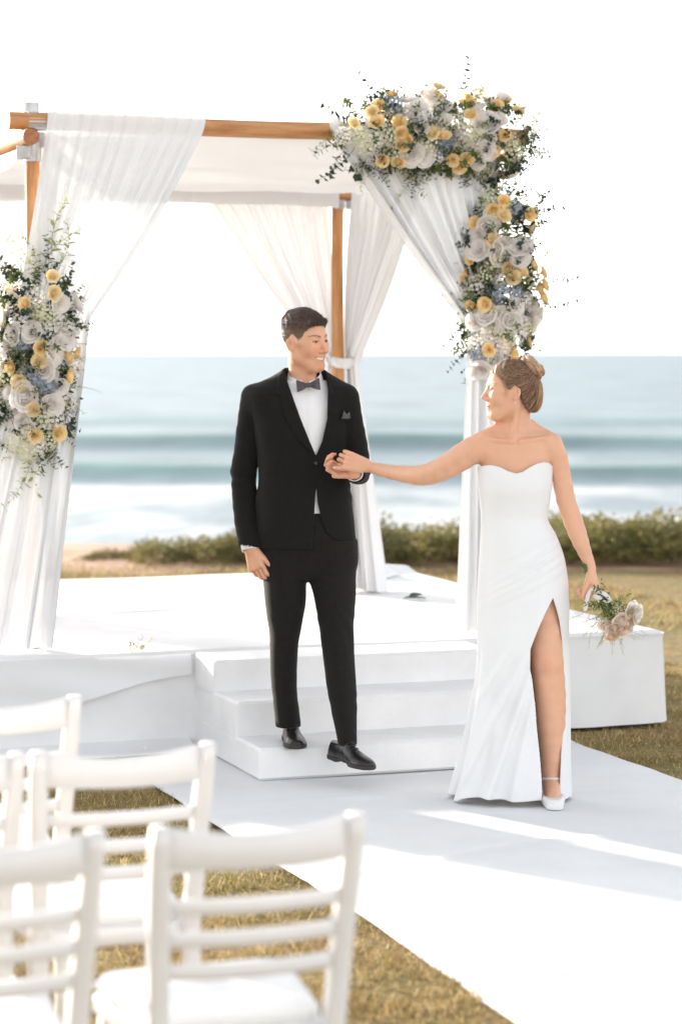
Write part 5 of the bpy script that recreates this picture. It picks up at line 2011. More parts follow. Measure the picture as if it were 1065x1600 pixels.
# bow tie
bt = G(481.5, 601.5, -0.098)


def bow_fn(X, Y, Z):
    x, y, z = X - bt.x, Y - bt.y, Z - bt.z
    ca, sa = math.cos(0.10), math.sin(0.10)
    x, z = x * ca + z * sa, -x * sa + z * ca
    ax = np.abs(x)
    hz = 0.0085 + 0.016 * np.clip((ax - 0.008) / 0.034, 0, 1) ** 0.8
    w = np.maximum(np.maximum(np.abs(z) - hz, ax - 0.048 + 0.006 * (np.abs(z) < 0.0)), np.abs(y + 0.10 * ax * 0.3) - (0.005 + 0.006 * np.clip(1 - np.abs(ax - 0.028) / 0.03, 0, 1)))
    w = w + 0.0016 * np.sin(z * 420 / (0.4 + ax * 22)) * (ax < 0.03)
    k = ell((0, -0.004, 0), (0.0095, 0.010, 0.0110))(x, y, z)
    return smin(w, k, 0.002)


lo_, hi_ = np.array(bt) - 0.06, np.array(bt) + 0.06
V, Q = solid([op(bow_fn, lo_, hi_)], [(lo_, hi_, 0.002)], 1)
link('bow_tie', mesh('bow_tie', V, Q, M_bow), groom)
# ------------------------------------------------------------------ the bride
YB = 9.36
SKIN_F = lin(230, 180, 150)
M_dress = mat('white_crepe_dress', (0.80, 0.80, 0.81), 0.7, var=0.015, vscale=6, bump=0.06, bscale=500, sheen=0.2)
M_hair_f = mat('blonde_brown_hair', (1, 1, 1), 0.40, attr=True, spec=0.4)
M_wshoe = mat('white_satin_shoe', (0.78, 0.77, 0.77), 0.4, var=0.02)


def B(px, py, dy=0.0):
    return PX(px, py, YB + dy)


bride = empty('person', (B(815, 1255).x, 9.4, 0.018))
tag(bride, 'person in a white strapless dress with a leg slit, hair in a bun, holding flowers', 'person')
B_SC = 0.975
b_o = B(796.5, 612.5, -0.01)
b_tl, b_tw, b_R = head_frame(b_o, math.radians(98), math.radians(1), math.radians(0), B_SC)
bo = v3(b_o)
bops = []
torso = rows_px([(965, 752, 882, 0.01, 0.10), (920, 752, 880, 0.01, 0.108), (880, 754, 876, 0.01, 0.10), (840, 757, 863, 0.0, 0.088), (808, 757, 849, 0.0, 0.078), (770, 754, 856, 0.0, 0.086), (740, 753, 858, 0.0, 0.088), (715, 752, 861, 0.0, 0.082), (698, 752, 862, 0.004, 0.072), (686, 758, 857, 0.008, 0.060), (678, 770, 843, 0.012, 0.052), (670, 780, 832, 0.014, 0.047), (662, 785, 827, 0.016, 0.045)], YB)
bops.append(op(*loft_fn(torso, 0.0)))
# trapezius slope, collar bones, neck
bops.append(cap_op(B(812, 660, 0.02), B(862, 689, 0.01), 0.030, 0.030, 0.03))
bops.append(cap_op(B(795, 660, 0.02), B(752, 688, 0.01), 0.028, 0.030, 0.03))
nA, nB = b_tw((0, -0.036, -0.055)), v3(B(807, 682, 0.008))
bops += chain_ops([nA, (nA + nB) / 2, nB], [0.044, 0.0435, 0.052], 0.02)
bops.append(cap_op(b_tw((0, 0.006, -0.078)), v3(B(806, 684, -0.020)), 0.014, 0.020, 0.032))
bops.append(cap_op(B(811, 690, -0.063), B(858, 683, -0.030), 0.0075, 0.0075, 0.014))
bops.append(cap_op(B(799, 690, -0.063), B(752, 685, -0.030), 0.0075, 0.0075, 0.014))
# sternomastoid of the turned neck
bops.append(cap_op(b_tw((-0.045, -0.02, -0.04)), v3(B(801, 688, -0.052)), 0.013, 0.009, 0.016))
for px in (780, 831):
    bops.append(cap_op(B(px, 752, -0.036), B(px, 758, -0.038), 0.043, 0.043, 0.03))
bops.append(op(head_fn(b_tl, B_SC, 0.35, False, False), bo - 0.14, bo + 0.14, 0.020))
# arms
RAb = [(756, 699, 0.005), (738, 704, 0.01), (703, 726, 0.04), (672, 740, 0.08), (650, 743, 0.12), (612, 738, 0.20), (582, 731, 0.255)]
LAb = [(859, 697, 0.005), (868, 714, 0.01), (876, 742, 0.015), (883, 780, 0.01), (895, 815, 0.0), (907, 848, -0.015), (917, 873, -0.03), (922, 888, -0.04)]
bops += chain_ops([B(*p) for p in RAb], [0.050, 0.053, 0.049, 0.0425, 0.038, 0.029, 0.0225], 0.03)
bops += chain_ops([B(*p) for p in LAb], [0.046, 0.043, 0.0365, 0.0365, 0.037, 0.031, 0.0225, 0.0205], 0.022)
# legs: the one in the slit, the other under the dress
bops += chain_ops([B(843, 935, 0.015), B(851, 985, -0.025), B(854, 1036, -0.055), B(858, 1085, -0.035), B(860, 1130, -0.02), B(861, 1180, -0.005), B(861, 1213, 0.005)], [0.080, 0.0740, 0.0640, 0.0625, 0.0575, 0.045, 0.0365], 0.03)
bops.append(cap_op(B(848, 1036, -0.085), B(858, 1042, -0.085), 0.029, 0.029, 0.022))
bops += chain_ops([B(795, 940, 0.02), B(792, 1040, 0.04), B(790, 1130, 0.10), B(790, 1215, 0.14)], [0.075, 0.055, 0.05, 0.033], 0.03)
ank = B(860, 1214, 0.005)
bops += chain_ops([ank, ank + Vector((0.0, -0.045, -0.035)), ank + Vector((0.0, -0.105, -0.064)), (ank.x, ank.y - 0.145, 0.032)], [0.034, 0.033, 0.027, 0.017], 0.02)
bops.append(cap_op(ank + Vector((0, 0.02, -0.01)), ank + Vector((0, 0.03, -0.035)), 0.026, 0.024, 0.02))
# hands
brh, brh_t = hand_ops(B(573, 728, 0.265), (-0.95, 0.0, 0.27), (-0.20, 0.95, 0.10), 0.97, [(0.75, 1.05, 0.6), (0.80, 1.1, 0.6), (0.8, 1.1, 0.6), (0.75, 1.05, 0.6)], 0.02, 1, (0.95, 0.22, 0.12), 0.05)
blh, blh_t = hand_ops(B(922, 888, -0.04), (0.28, -0.10, -1), (-0.93, 0.25, 0.0), 0.93, [(0.75, 1.25, 0.8), (0.8, 1.3, 0.8), (0.85, 1.3, 0.8), (0.9, 1.3, 0.8)], 0.03, -1, (0.85, 0.25, 0.55), 0.30)
bops += brh + blh
l1, h1_ = bounds(brh, 0.022)
h1_[0] += 0.03
l2, h2_ = bounds(blh, 0.022)
h2_[2] += 0.02
xs0, xs1 = B(565, 700).x, B(960, 700).x
zc1 = B(806, 672).z
V, Q = solid(bops, [(l1, h1_, 0.002), (l2, h2_, 0.002), ((bo[0] - 0.15, bo[1] - 0.15, zc1 - 0.012), (bo[0] + 0.15, bo[1] + 0.15, bo[2] + 0.15), 0.002),
                    ((B(578, 700).x, YB - 0.2, B(800, 860).z), (B(935, 700).x, YB + 0.36, zc1 + 0.004), 0.004),
                    ((B(740, 700).x, YB - 0.22, 0.02), (B(925, 700).x, YB + 0.24, B(800, 860).z + 0.012), 0.004)], 1)
C = paint_face(V, b_tl, SKIN_F, lin(204, 116, 108), lin(112, 80, 60), 0.35, False, lin(60, 42, 34))
hx_, hy_, hz_ = b_tl(V[:, 0], V[:, 1], V[:, 2])
inh = (np.abs(hx_) < 0.09) & (np.abs(hy_) < 0.12) & (hz_ > -0.09) & (hz_ < 0.14) & (hy_ > -0.03)
rt = np.clip(1 - (hairline(hy_, False) - hz_) / 0.012, 0, 1) * inh * (np.abs(hx_) < 0.0755)
C = C * (1 - 0.55 * rt[:, None]) + np.array(lin(150, 112, 84)) * 0.55 * rt[:, None]
kn = v3(B(853, 1040, -0.12))
q_ = np.exp(-(np.linalg.norm(V - kn, axis=1) / 0.035) ** 2)[:, None]
C = C * (1 - q_ * np.array([0.06, 0.16, 0.18]))
link('body', mesh('body', V, Q, M_skin, True, C), bride)
eyes(b_tw, B_SC, b_R @ np.array([0.0, 1, 0.02]), bride, (0.10, 0.09, 0.07))


# pale nails
def nails(tips, parent, m, size=1.0, idx=(0, 1, 2, 3)):
    for i in idx:
        p, d = tips[i]
        b = MB()
        o = Vector((0, -1, 0.35))
        o = (o - d * o.dot(d)).normalized()
        s_ = d.cross(o)
        c = Vector(p) + d * 0.0035 + o * 0.0058 * size
        V_ = [c + d * a * 0.008 * size + s_ * e * 0.0052 * size * (1 - 0.25 * abs(a)) - o * 0.0016 * e * e for a in (-1, 0, 1) for e in (-1, 0, 1)]
        b.add(V_, [(0, 1, 4, 3), (1, 2, 5, 4), (3, 4, 7, 6), (4, 5, 8, 7)])
        b.build('nail', m, parent)


M_nail = mat('pale_nail', (0.74, 0.66, 0.62), 0.25)
nails(brh_t, bride, M_nail, 1.0, (4,))

# hair: combed shell, low back volume, bun on top, strands
b_bun = np.array([0.0, -0.086, 0.098])


def b_hair_fn(X, Y, Z):
    x, y, z = b_tl(X, Y, Z)
    ax = np.abs(x)
    back = np.clip((-y - 0.0) / 0.08, 0, 1) * np.clip((0.075 - z) / 0.06, 0, 1)
    d = ell((0, -0.012, 0.042), (0.0745, 0.096, 0.083))(ax, y, z)
    d = smin(d, ell((0, 0.030, -0.012), (0.062, 0.064, 0.085))(ax, y, z), 0.03)
    d = smin(d, ell((0, -0.052, -0.020), (0.060, 0.062, 0.070))(ax, y, z), 0.03)
    # combed ridges run towards the bun
    vx, vy, vz = x - b_bun[0], y - b_bun[1], z - b_bun[2]
    ang = np.arctan2(vx, np.sqrt(vy * vy + vz * vz) + 1e-6) * 30 + np.arctan2(vy, vz + 1e-6) * 26
    d = d - 0.0055 - 0.009 * back + 0.0018 * np.sin(ang) + 0.0012 * np.sin(ang * 2.3)
    m = hairline(y, False) - z
    m = np.maximum(m, (0.004 - z) * 1.0 * (y > -0.03) - 1 * (y <= -0.03))
    return smax(d, m, 0.006) * B_SC


def b_bun_fn(X, Y, Z):
    x, y, z = b_tl(X, Y, Z)
    x, y, z = x - b_bun[0], y - b_bun[1], z - b_bun[2]
    # coil lying at an angle on the crown
    ca, sa = math.cos(-0.75), math.sin(-0.75)
    y2, z2 = y * ca - z * sa, y * sa + z * ca
    r = np.sqrt(x * x + y2 * y2)
    th = np.arctan2(y2, x)
    d = np.sqrt(np.maximum(r - 0.029, -0.016) ** 2 + (z2 * 0.9) ** 2) - 0.0260
    d = d + 0.0028 * np.sin(3 * th + 260 * z2 + 120 * r) + 0.0010 * np.sin(9 * th + 500 * z2)
    return d * B_SC


V, Q = solid([op(b_hair_fn, bo - 0.16, bo + 0.16)], [(bo - 0.16, bo + 0.16, 0.0025)], 1)
x, y, z = b_tl(V[:, 0], V[:, 1], V[:, 2])
dark, mid, light = np.array(lin(82, 60, 48)), np.array(lin(142, 108, 82)), np.array(lin(206, 166, 128))


def hair_col(x, y, z, n, rs_):
    vx, vy, vz = x - b_bun[0], y - b_bun[1], z - b_bun[2]
    ang = np.arctan2(vx, np.sqrt(vy * vy + vz * vz) + 1e-6) * 30 + np.arctan2(vy, vz + 1e-6) * 26
    s_ = np.clip(0.5 + 0.35 * np.sin(ang * 1.7) + 0.25 * np.sin(ang * 4.1 + 1) + rs_, 0, 1)[:, None]
    c = dark * (1 - s_) + mid * s_
    fr = np.clip((y - 0.03) / 0.05, 0, 1)[:, None] * 0.6
    bk = np.clip((-y - 0.085) / 0.03, 0, 1)[:, None] * np.clip((0.06 - z) / 0.05, 0, 1)[:, None] * 0.8
    w = np.maximum(fr, bk) * (0.5 + 0.5 * s_)
    return c * (1 - w) + light * w


bhair = link('hair', mesh('hair', V, Q, M_hair_f, True, hair_col(x, y, z, len(V), 0)), bride)
N_ = vnormals(V, Q)
rb = np.random.RandomState(8)
pick = rb.choice(len(V), 5200)
x, y, z = b_tl(V[pick, 0], V[pick, 1], V[pick, 2])
bw = b_tw(b_bun)
D_ = bw[None] - V[pick] + rb.normal(0, 0.006, (len(pick), 3))
D_ = D_ - N_[pick] * np.sum(D_ * N_[pick], 1)[:, None]
D_ /= np.linalg.norm(D_, axis=1)[:, None] + 1e-9
cc = hair_col(x, y, z, len(pick), rb.normal(0, 0.25, len(pick))) * rb.uniform(0.6, 1.9, (len(pick), 1))
strands('strands', V[pick], D_, N_[pick], rb.uniform(0.015, 0.035, len(pick)), np.full(len(pick), 0.0008), M_hair_f, bhair, cc, 3, 0.0008)
# fine flyaway hairs at the forehead and crown
mb = MB()
rr_ = random.Random(3)
for i in range(60):
    sx = rr_.uniform(-0.05, 0.05)
    st = np.array([sx, 0.080 - rr_.uniform(0, 0.10), 0.0])
    st[2] = 0.042 + 0.083 * math.sqrt(max(0.05, 1 - (sx / 0.0745) ** 2 - ((st[1] + 0.012) / 0.102) ** 2)) + 0.004
    ln_ = rr_.uniform(0.012, 0.028)
    sd_ = rr_.uniform(-0.4, 0.4)
    pts = []
    for k in range(6):
        q = k / 5
        pts.append(b_tw(st + ln_ * np.array([sd_ * q, -0.9 * q + 0.25 * math.sin(PI * q), 0.35 * math.sin(0.8 * PI * q)])))
    mb.tube(pts, [0.00045 * (1.1 - q / 6) for q in range(6)], 3)
for i in range(12):
    pts = []
    y0, z0 = 0.040 + rr_.uniform(-0.004, 0.012), 0.040 + rr_.uniform(-0.01, 0.012)
    ln_ = rr_.uniform(0.03, 0.075)
    bnd = rr_.uniform(-0.006, 0.014)
    for k in range(7):
        q = k / 6
        pts.append(b_tw((-0.0735 - 0.004 * math.sin(PI * q), y0 - bnd * math.sin(PI * q) - 0.010 * q, z0 - ln_ * q)))
    mb.tube(pts, [0.0005 * (1.2 - q / 7) for q in range(7)], 3)
hm = mb.mesh('loose_hair', None)
at = hm.color_attributes.new('Col', 'FLOAT_COLOR', 'POINT')
at.data.foreach_set('color', np.tile(np.array([*lin(190, 148, 112), 1], np.float32), (len(hm.vertices), 1)).ravel())
hm.materials.append(M_hair_f)
tag(link('loose_hair', hm, bhair), kind='stuff')
bc = b_tw(b_bun)
V, Q = solid([op(b_bun_fn, bc - 0.08, bc + 0.08)], [(bc - 0.08, bc + 0.08, 0.002)], 1)
x, y, z = b_tl(V[:, 0], V[:, 1], V[:, 2])
s_ = np.clip(0.55 + 0.3 * np.sin(140 * (x - z) + 90 * y) + 0.3 * wob3(x, y, z, 44, 260), 0, 1)[:, None]
bun = link('bun', mesh('bun', V, Q, M_hair_f, True, np.array(lin(150, 112, 84)) * (1 - s_) + np.array(lin(206, 170, 136)) * s_), bhair)
N_ = vnormals(V, Q)
pick = rb.choice(len(V), 1500)
x, y, z = b_tl(V[pick, 0], V[pick, 1], V[pick, 2])
cl = np.stack([x - b_bun[0], y - b_bun[1], z - b_bun[2]], -1)
axb = np.array([0, math.sin(-0.75), math.cos(-0.75)])
D_ = np.cross(axb[None], cl) + rb.normal(0, 0.006, (len(pick), 3)) + axb[None] * 0.012
D_ = D_ @ b_R.T
D_ = D_ - N_[pick] * np.sum(D_ * N_[pick], 1)[:, None]
D_ /= np.linalg.norm(D_, axis=1)[:, None] + 1e-9
cb = np.array(lin(176, 136, 104)) * rb.uniform(0.55, 1.4, (len(pick), 1))
strands('strands', V[pick], D_, N_[pick], rb.uniform(0.006, 0.012, len(pick)), np.full(len(pick), 0.0008), M_hair_f, bun, cb, 3, 0.0006)
mb = MB()
ep = b_tw((-0.076, -0.004, -0.034))
mb.tube([ep, ep + np.array([0, 0, -0.003])], [0.004, 0.004], 8)
mb.tube([ep + np.array([0, -0.002, -0.006]), ep + np.array([0, -0.002, -0.012])], [0.0035, 0.003], 8)
mb.build('earring', mat('gold_pearl_earring', (0.8, 0.72, 0.6), 0.25), bride)

# ------------------------------------------------------------------ dress
dr_rows = np.array(sorted(rows_px([(716, 747, 861, 0.0, 0.094), (735, 746.5, 861.5, -0.003, 0.102), (760, 748, 860, -0.004, 0.107), (785, 750, 857, 0.0, 0.096), (808, 752, 854, 0.002, 0.086), (838, 751, 868, 0.006, 0.099), (875, 749, 880.5, 0.008, 0.116), (915, 746.5, 886, 0.008, 0.122), (960, 745, 887.5, 0.006, 0.122), (1000, 745.5, 887.5, 0.0, 0.122), (1060, 742, 888.5, 0.006, 0.125), (1110, 735, 888.5, 0.02, 0.135), (1170, 724, 888, 0.035, 0.15), (1215, 713, 888, 0.045, 0.165), (1262, 702, 888, 0.055, 0.185)], YB)), float)
slit = poly2(poly_px([(862.5, 934), (868, 950), (873, 970), (877, 1000), (878.5, 1040), (881.5, 1090), (879.5, 1130), (875.5, 1180), (874, 1220), (874, 1290), (846, 1290), (845, 1220), (842, 1180), (837, 1130), (833, 1080), (827.5, 1045), (828, 1015), (838, 988), (850, 960)], YB - 0.11))


def build_dress():
    n, m = 330, 420
    th = np.linspace(0, 2 * PI, m, endpoint=False)[None, :]
    zr = dr_rows[:, 0]
    zbot = 0.026
    # sweetheart neckline, measured across the front
    nl_px = [(744, 734), (749, 731), (757, 728), (768, 727), (780, 729.5), (793, 736), (805, 739.5), (815, 737), (826, 730), (838, 724.5), (849, 722.5), (857, 724), (863, 729)]
    nx = [B(a, b, -0.08).x for a, b in nl_px]
    nz = [B(a, b, -0.08).z for a, b in nl_px]
    xx = (dr_rows[-2, 1] + dr_rows[-2, 3] * np.cos(th))
    ztop = np.where(np.sin(th) < 0.15, np.interp(xx, nx, nz), B(800, 731).z - 0.03 * np.clip(np.sin(th), 0, 1))
    t = np.linspace(0, 1, n)[:, None]
    hem = zbot + 0.016 * wob(np.cos(th) * 2, np.sin(th) * 2, 55, 2.0) + 0.008
    z = ztop + (hem - ztop) * t
    cx, cy, rx, ry = (herm(zr, dr_rows[:, i], z.ravel()).reshape(z.shape) for i in (1, 2, 3, 4))
    # folds: fine near-vertical flutes that grow towards the hem, drawn-in creases at the hip
    low = np.clip((0.75 - z) / 0.75, 0, 1)
    fold = 0.036 * low ** 1.2 * np.clip(0.55 - 0.75 * np.cos(th), 0.25, 1.3) * (np.sin(5 * th + 1.0 + 1.2 * z) * 0.6 + np.sin(9 * th - 2.5 * z + 0.5) * 0.35 + 0.3 * np.sin(15 * th + 3 * z))
    f = 1 + fold / np.maximum(rx, 0.05)
    x = cx + rx * f * np.cos(th)
    y = cy + ry * f * np.sin(th)
    front = np.clip(-np.sin(th) + 0.35, 0, 1)
    # pulled creases across the right hip
    hx, hz = B(868, 850, -0.08).x, B(868, 850).z
    for (a, w, slope, amp, ln) in ((0.00, 0.009, 0.62, 0.0085, 0.16), (0.035, 0.010, 0.60, 0.0095, 0.18), (0.072, 0.011, 0.56, 0.0085, 0.17), (0.11, 0.012, 0.50, 0.0070, 0.15), (-0.04, 0.009, 0.5, 0.0060, 0.12)):
        q = (z - hz + a) - slope * (x - hx) - 0.10 * (x - hx) ** 2
        y = y - amp * front * np.exp(-(q / w) ** 2) * np.exp(-((x - hx + 0.06) / ln) ** 2)
    y = y - 0.0025 * front * wob(x * 1.3, z, 58, 13) * np.clip((1.3 - z), 0.15, 1)
    # long diagonal folds from the knee to the left hem
    for (px0, py0, px1, py1, amp, w) in ((822, 1015, 722, 1222, 0.034, 0.015), (832, 1035, 765, 1235, 0.028, 0.014), (812, 990, 745, 1100, 0.016, 0.012), (835, 1075, 800, 1240, 0.022, 0.015)):
        a, b = B(px0, py0, -0.1), B(px1, py1, -0.1)
        dx, dz = b.x - a.x, b.z - a.z
        L2 = dx * dx + dz * dz
        tt = ((x - a.x) * dx + (z - a.z) * dz) / L2
        q = ((x - a.x) * dz - (z - a.z) * dx) / math.sqrt(L2)
        y = y - amp * front * np.exp(-(q / w) ** 2) * np.clip(tt * 3, 0, 1) * np.clip((1.25 - tt) * 3, 0, 1)
    # the front panel is pushed out over the stepping thigh next to the slit
    kx, kz = B(845, 985).x, B(845, 985).z
    y = y - 0.030 * front * np.exp(-((x - kx) / 0.07) ** 2 - ((z - kz) / 0.20) ** 2)
    V = np.stack([x, y, z], -1).reshape(-1, 3)
    Q = grid_faces(n, m, True)
    c = V[Q].mean(1)
    sd = slit(c[:, 0] * (YB - 0.11) / c[:, 1], EYE + (c[:, 2] - EYE) * (YB - 0.11) / c[:, 1])
    keep = ~((sd < 0) & (c[:, 1] < YB + 0.0))
    Q = Q[keep]
    # the cut edge follows the measured outline exactly
    E = np.sort(np.concatenate([Q[:, [0, 1]], Q[:, [1, 2]], Q[:, [2, 3]], Q[:, [3, 0]]]), 1)
    E, cn = np.unique(E, axis=0, return_counts=True)
    bv = np.unique(E[cn == 1])
    P_ = V[bv]
    k_ = (YB - 0.11) / P_[:, 1]
    fx_, fz_ = P_[:, 0] * k_, EYE + (P_[:, 2] - EYE) * k_
    s0 = slit(fx_, fz_)
    e_ = 1e-4
    gx_, gz_ = (slit(fx_ + e_, fz_) - s0) / e_, (slit(fx_, fz_ + e_) - s0) / e_
    ok = (np.abs(s0) < 0.008) & (P_[:, 1] < YB)
    V[bv[ok], 0] -= (s0 * gx_ / k_)[ok]
    V[bv[ok], 2] -= (s0 * gz_ / k_)[ok]
    used = np.unique(Q)
    mp = np.full(len(V), -1)
    mp[used] = np.arange(len(used))
    o = link('dress', mesh('dress', V[used], mp[Q], M_dress), bride)
    md = o.modifiers.new('thickness', 'SOLIDIFY')
    md.thickness = 0.003
    md.offset = -1
    return o


dress = build_dress()

# shoe: closed pointed toe and ankle strap
fx, fy_ = ank.x, ank.y
sops = [op(*(lambda f: (lambda X, Y, Z: np.maximum(f[0](X, Y, Z), Z - (0.058 + 0.28 * (Y - (fy_ - 0.155)) * (Y > fy_ - 0.155) * 0.0)), f[1], f[2]))(capsule((fx, fy_ - 0.085, 0.048), (fx, fy_ - 0.172, 0.032), 0.048, 0.034)))]
lo_, hi_ = np.array([fx - 0.06, fy_ - 0.24, 0.019]), np.array([fx + 0.06, fy_ + 0.09, 0.14])
sops.append(op(lambda X, Y, Z: 0.0195 - Z + 0 * X + 0 * Y, lo_ - 0.05, hi_ + 0.05, 0.004, 'and'))
sops.append(op(lambda X, Y, Z: smax(np.sqrt(((X - fx) / 0.030) ** 2 + ((Y - fy_ + 0.075) / 0.060) ** 2) * 0.03 - 0.03, 0.032 - Z, 0.004), lo_, hi_, 0.004, 'cut'))
sops.append(op(capsule((fx, fy_ + 0.018, 0.062), (fx, fy_ + 0.030, 0.085), 0.033, 0.031)[0], (fx - 0.05, fy_ - 0.03, 0.02), (fx + 0.05, fy_ + 0.08, 0.13), 0.01))
sops.append(cap_op((fx, fy_ + 0.040, 0.055), (fx, fy_ + 0.048, 0.026), 0.012, 0.0075, 0.01))
V, Q = solid(sops, [(lo_, hi_, 0.0025)], 1)
ws = link('shoe', mesh('shoe', V, Q, M_wshoe), bride)
mb = MB()
pts = []
for i in range(25):
    a = 2 * PI * i / 24
    pts.append(Vector((fx + 0.0405 * math.cos(a), fy_ - 0.004 + 0.047 * math.sin(a), ank.z - 0.006 + 0.014 * (-math.sin(a)) * 0.6)))
mb.tube(pts, 0.0050, 6)
mb.build('strap', M_wshoe, ws)

# ------------------------------------------------------------------ bouquet
b_d = (B(975, 1000, -0.06) - B(906, 886, -0.06)).normalized()
g0 = B(931, 917, -0.058)
bouquet = empty('bouquet', B(955, 970, -0.06))
tag(bouquet, 'small bouquet of peach and white roses with ferns held head-down by the bride', 'bouquet')
rq = random.Random(12)
for k in range(14):
    mb = MB()
    o_ = b_d.orthogonal().normalized()
    o_ = Matrix.Rotation(k * 2.4, 3, b_d) @ o_
    r0 = rq.uniform(0.002, 0.010)
    a_ = g0 - b_d * rq.uniform(0.075, 0.115) - o_ * r0 * 1.5
    c_ = g0 + o_ * r0 * 0.7
    e_ = g0 + b_d * 0.12 + o_ * rq.uniform(0.01, 0.04)
    mb.tube([a_, c_, e_], [0.0020, 0.0024, 0.002], 5)
    mb.build('stem', M_stem, bouquet)
fc = g0 + b_d * 0.150
fl = [(PEACH, (0.045, -0.045, 0.030)), (PEACH, (0.010, -0.050, -0.030)), (PALEP, (0.005, -0.055, 0.012)), (PALEP, (-0.050, -0.03, -0.01)), (PEACH, (0.068, -0.02, 0.015)), (PALEP, (-0.02, -0.05, -0.022)), (PEACH, (-0.03, -0.035, -0.062)), (PALEP, (0.03, -0.03, -0.04)), (PEACH, (0.02, 0.045, 0.0)), (PALEP, (-0.03, 0.04, -0.01)), (PEACH, (0.05, 0.03, -0.03)), (WHITES[1], (0.052, -0.035, 0.048)), (WHITES[0], (0.075, -0.03, 0.035))]
for (me, off) in fl:
    p = fc + Vector(off)
    put('rose' if me.name.startswith('rose') else 'white_bloom', me, p - Vector(off).normalized() * 0.012, Vector(off) * 9 + b_d * 0.6 + Vector((0, -0.35, 0)), bouquet, rq.uniform(0, 6), rq.uniform(0.72, 0.92))
for k in range(40):
    d_ = (b_d * rq.uniform(0.3, 1.2) + Vector((rq.gauss(0, 0.7), rq.gauss(-0.1, 0.5), rq.gauss(0, 0.5)))).normalized()
    put('fern_sprig', FERN[k % 2], fc - b_d * 0.06 + d_ * 0.02, d_, bouquet, rq.uniform(0, 6), rq.uniform(0.42, 0.66))
for k in range(14):
    d_ = (b_d * rq.uniform(-0.2, 0.8) + Vector((rq.gauss(0, 0.8), rq.gauss(-0.2, 0.6), rq.gauss(0, 0.6)))).normalized()
    put('leaf_sprig', RUS[k % 3], fc - b_d * 0.07 + d_ * 0.01, d_, bouquet, rq.uniform(0, 6), rq.uniform(0.36, 0.5))
for k in range(5):
    d_ = (b_d * 0.4 + Vector((rq.gauss(0, 0.8), -0.6, rq.gauss(0, 0.8)))).normalized()
    put('filler_flower', FILL[k % 2], fc + d_ * 0.045, d_, bouquet, 0, 0.5)


def ribbon(name, pts, w, parent, m):
    V_, F_ = [], []
    pts = [Vector(p) for p in pts]
    for i, p in enumerate(pts):
        t_ = (pts[min(i + 1, len(pts) - 1)] - pts[max(0, i - 1)]).normalized()
        s_ = t_.cross(Vector((0.2, 1, 0.1))).normalized()
        ww = w[i] if hasattr(w, '__len__') else w
        V_ += [p - s_ * ww, p, p + s_ * ww]
        V_[-2] = V_[-2] + Vector((0, -0.004, 0))
    for i in range(len(pts) - 1):
        o = i * 3
        F_ += [(o, o + 1, o + 4, o + 3), (o + 1, o + 2, o + 5, o + 4)]
    o = link(name, mesh(name, V_, F_, m), parent)
    o.modifiers.new('s', 'SUBSURF').render_levels = 2
    return o


M_rib = mat('white_satin_ribbon', (0.8, 0.8, 0.81), 0.4, trans=0.2)
k0 = B(934, 928, -0.085)
ribbon('ribbon', [B(931, 925, -0.085), B(924, 918, -0.10), B(918, 928, -0.10), B(915, 945, -0.095), B(913, 955, -0.09)], [0.003, 0.006, 0.008, 0.008, 0.007], bouquet, M_rib)
ribbon('ribbon', [B(930, 926, -0.09), B(938, 924, -0.105), B(946, 930, -0.105), B(953, 936, -0.10), B(951, 942, -0.09), B(940, 938, -0.085)], [0.004, 0.008, 0.009, 0.007, 0.006, 0.004], bouquet, M_rib)
ribbon('ribbon', [B(926, 930, -0.085), B(932, 934, -0.095), B(940, 934, -0.09)], [0.007, 0.009, 0.008], bouquet, M_rib)
# ------------------------------------------------------------------ dune shrubs behind the lawn
M_bush = mat('dune_shrub_leaf', lin(106, 104, 62), 0.6, vscale=2.2, col2=lin(148, 138, 90), trans=0.3, island=0.3)
M_twig = mat('dry_twig', lin(96, 74, 52), 0.8, var=0.2)


def bush_mesh(seed, n, w=0.75, d=0.5, h=0.46):
    r = np.random.RandomState(seed)
    a = r.uniform(0, 2 * PI, n)
    e = np.arcsin(r.uniform(0, 1, n))
    rad = r.uniform(0.55, 1.0, n) ** 0.6
    lump = 1 + 0.18 * np.sin(3 * a + seed) + 0.14 * np.sin(7 * a + 5 * e + seed) + 0.10 * np.sin(11 * a - 9 * e)
    rad = rad * lump
    c = np.stack([w * rad * np.cos(a) * np.cos(e), d * rad * np.sin(a) * np.cos(e), h * rad * np.sin(e)], -1)
    up = c / np.array([w, d, h]) + r.normal(0, 0.5, (n, 3)) + np.array([0, 0, 0.5])
    up /= np.linalg.norm(up, axis=1)[:, None]
    sd = np.cross(up, r.normal(0, 1, (n, 3)))
    sd /= np.linalg.norm(sd, axis=1)[:, None]
    ln = r.uniform(0.04, 0.085, n)[:, None]
    wd = r.uniform(0.011, 0.02, n)[:, None]
    V = np.stack([c, c + up * ln * 0.5 + sd * wd, c + up * ln, c + up * ln * 0.5 - sd * wd], 1).reshape(-1, 3)
    F = np.arange(4 * n).reshape(-1, 4)
    return mesh('foliage', V, F, M_bush, False)


BUSH = [bush_mesh(s, 3400) for s in (1, 2, 3)]


def twigs(seed):
    b = MB()
    r_ = random.Random(seed)
    for k in range(9):
        a = r_.uniform(0, 6.3)
        d = Vector((0.5 * math.cos(a), 0.35 * math.sin(a), r_.uniform(0.25, 0.4)))
        b.tube([(0, 0, -0.05), d * 0.5 + Vector((0, 0, 0.03)), d], [0.012, 0.007, 0.003], 5)
    return b.mesh('branches', M_twig)


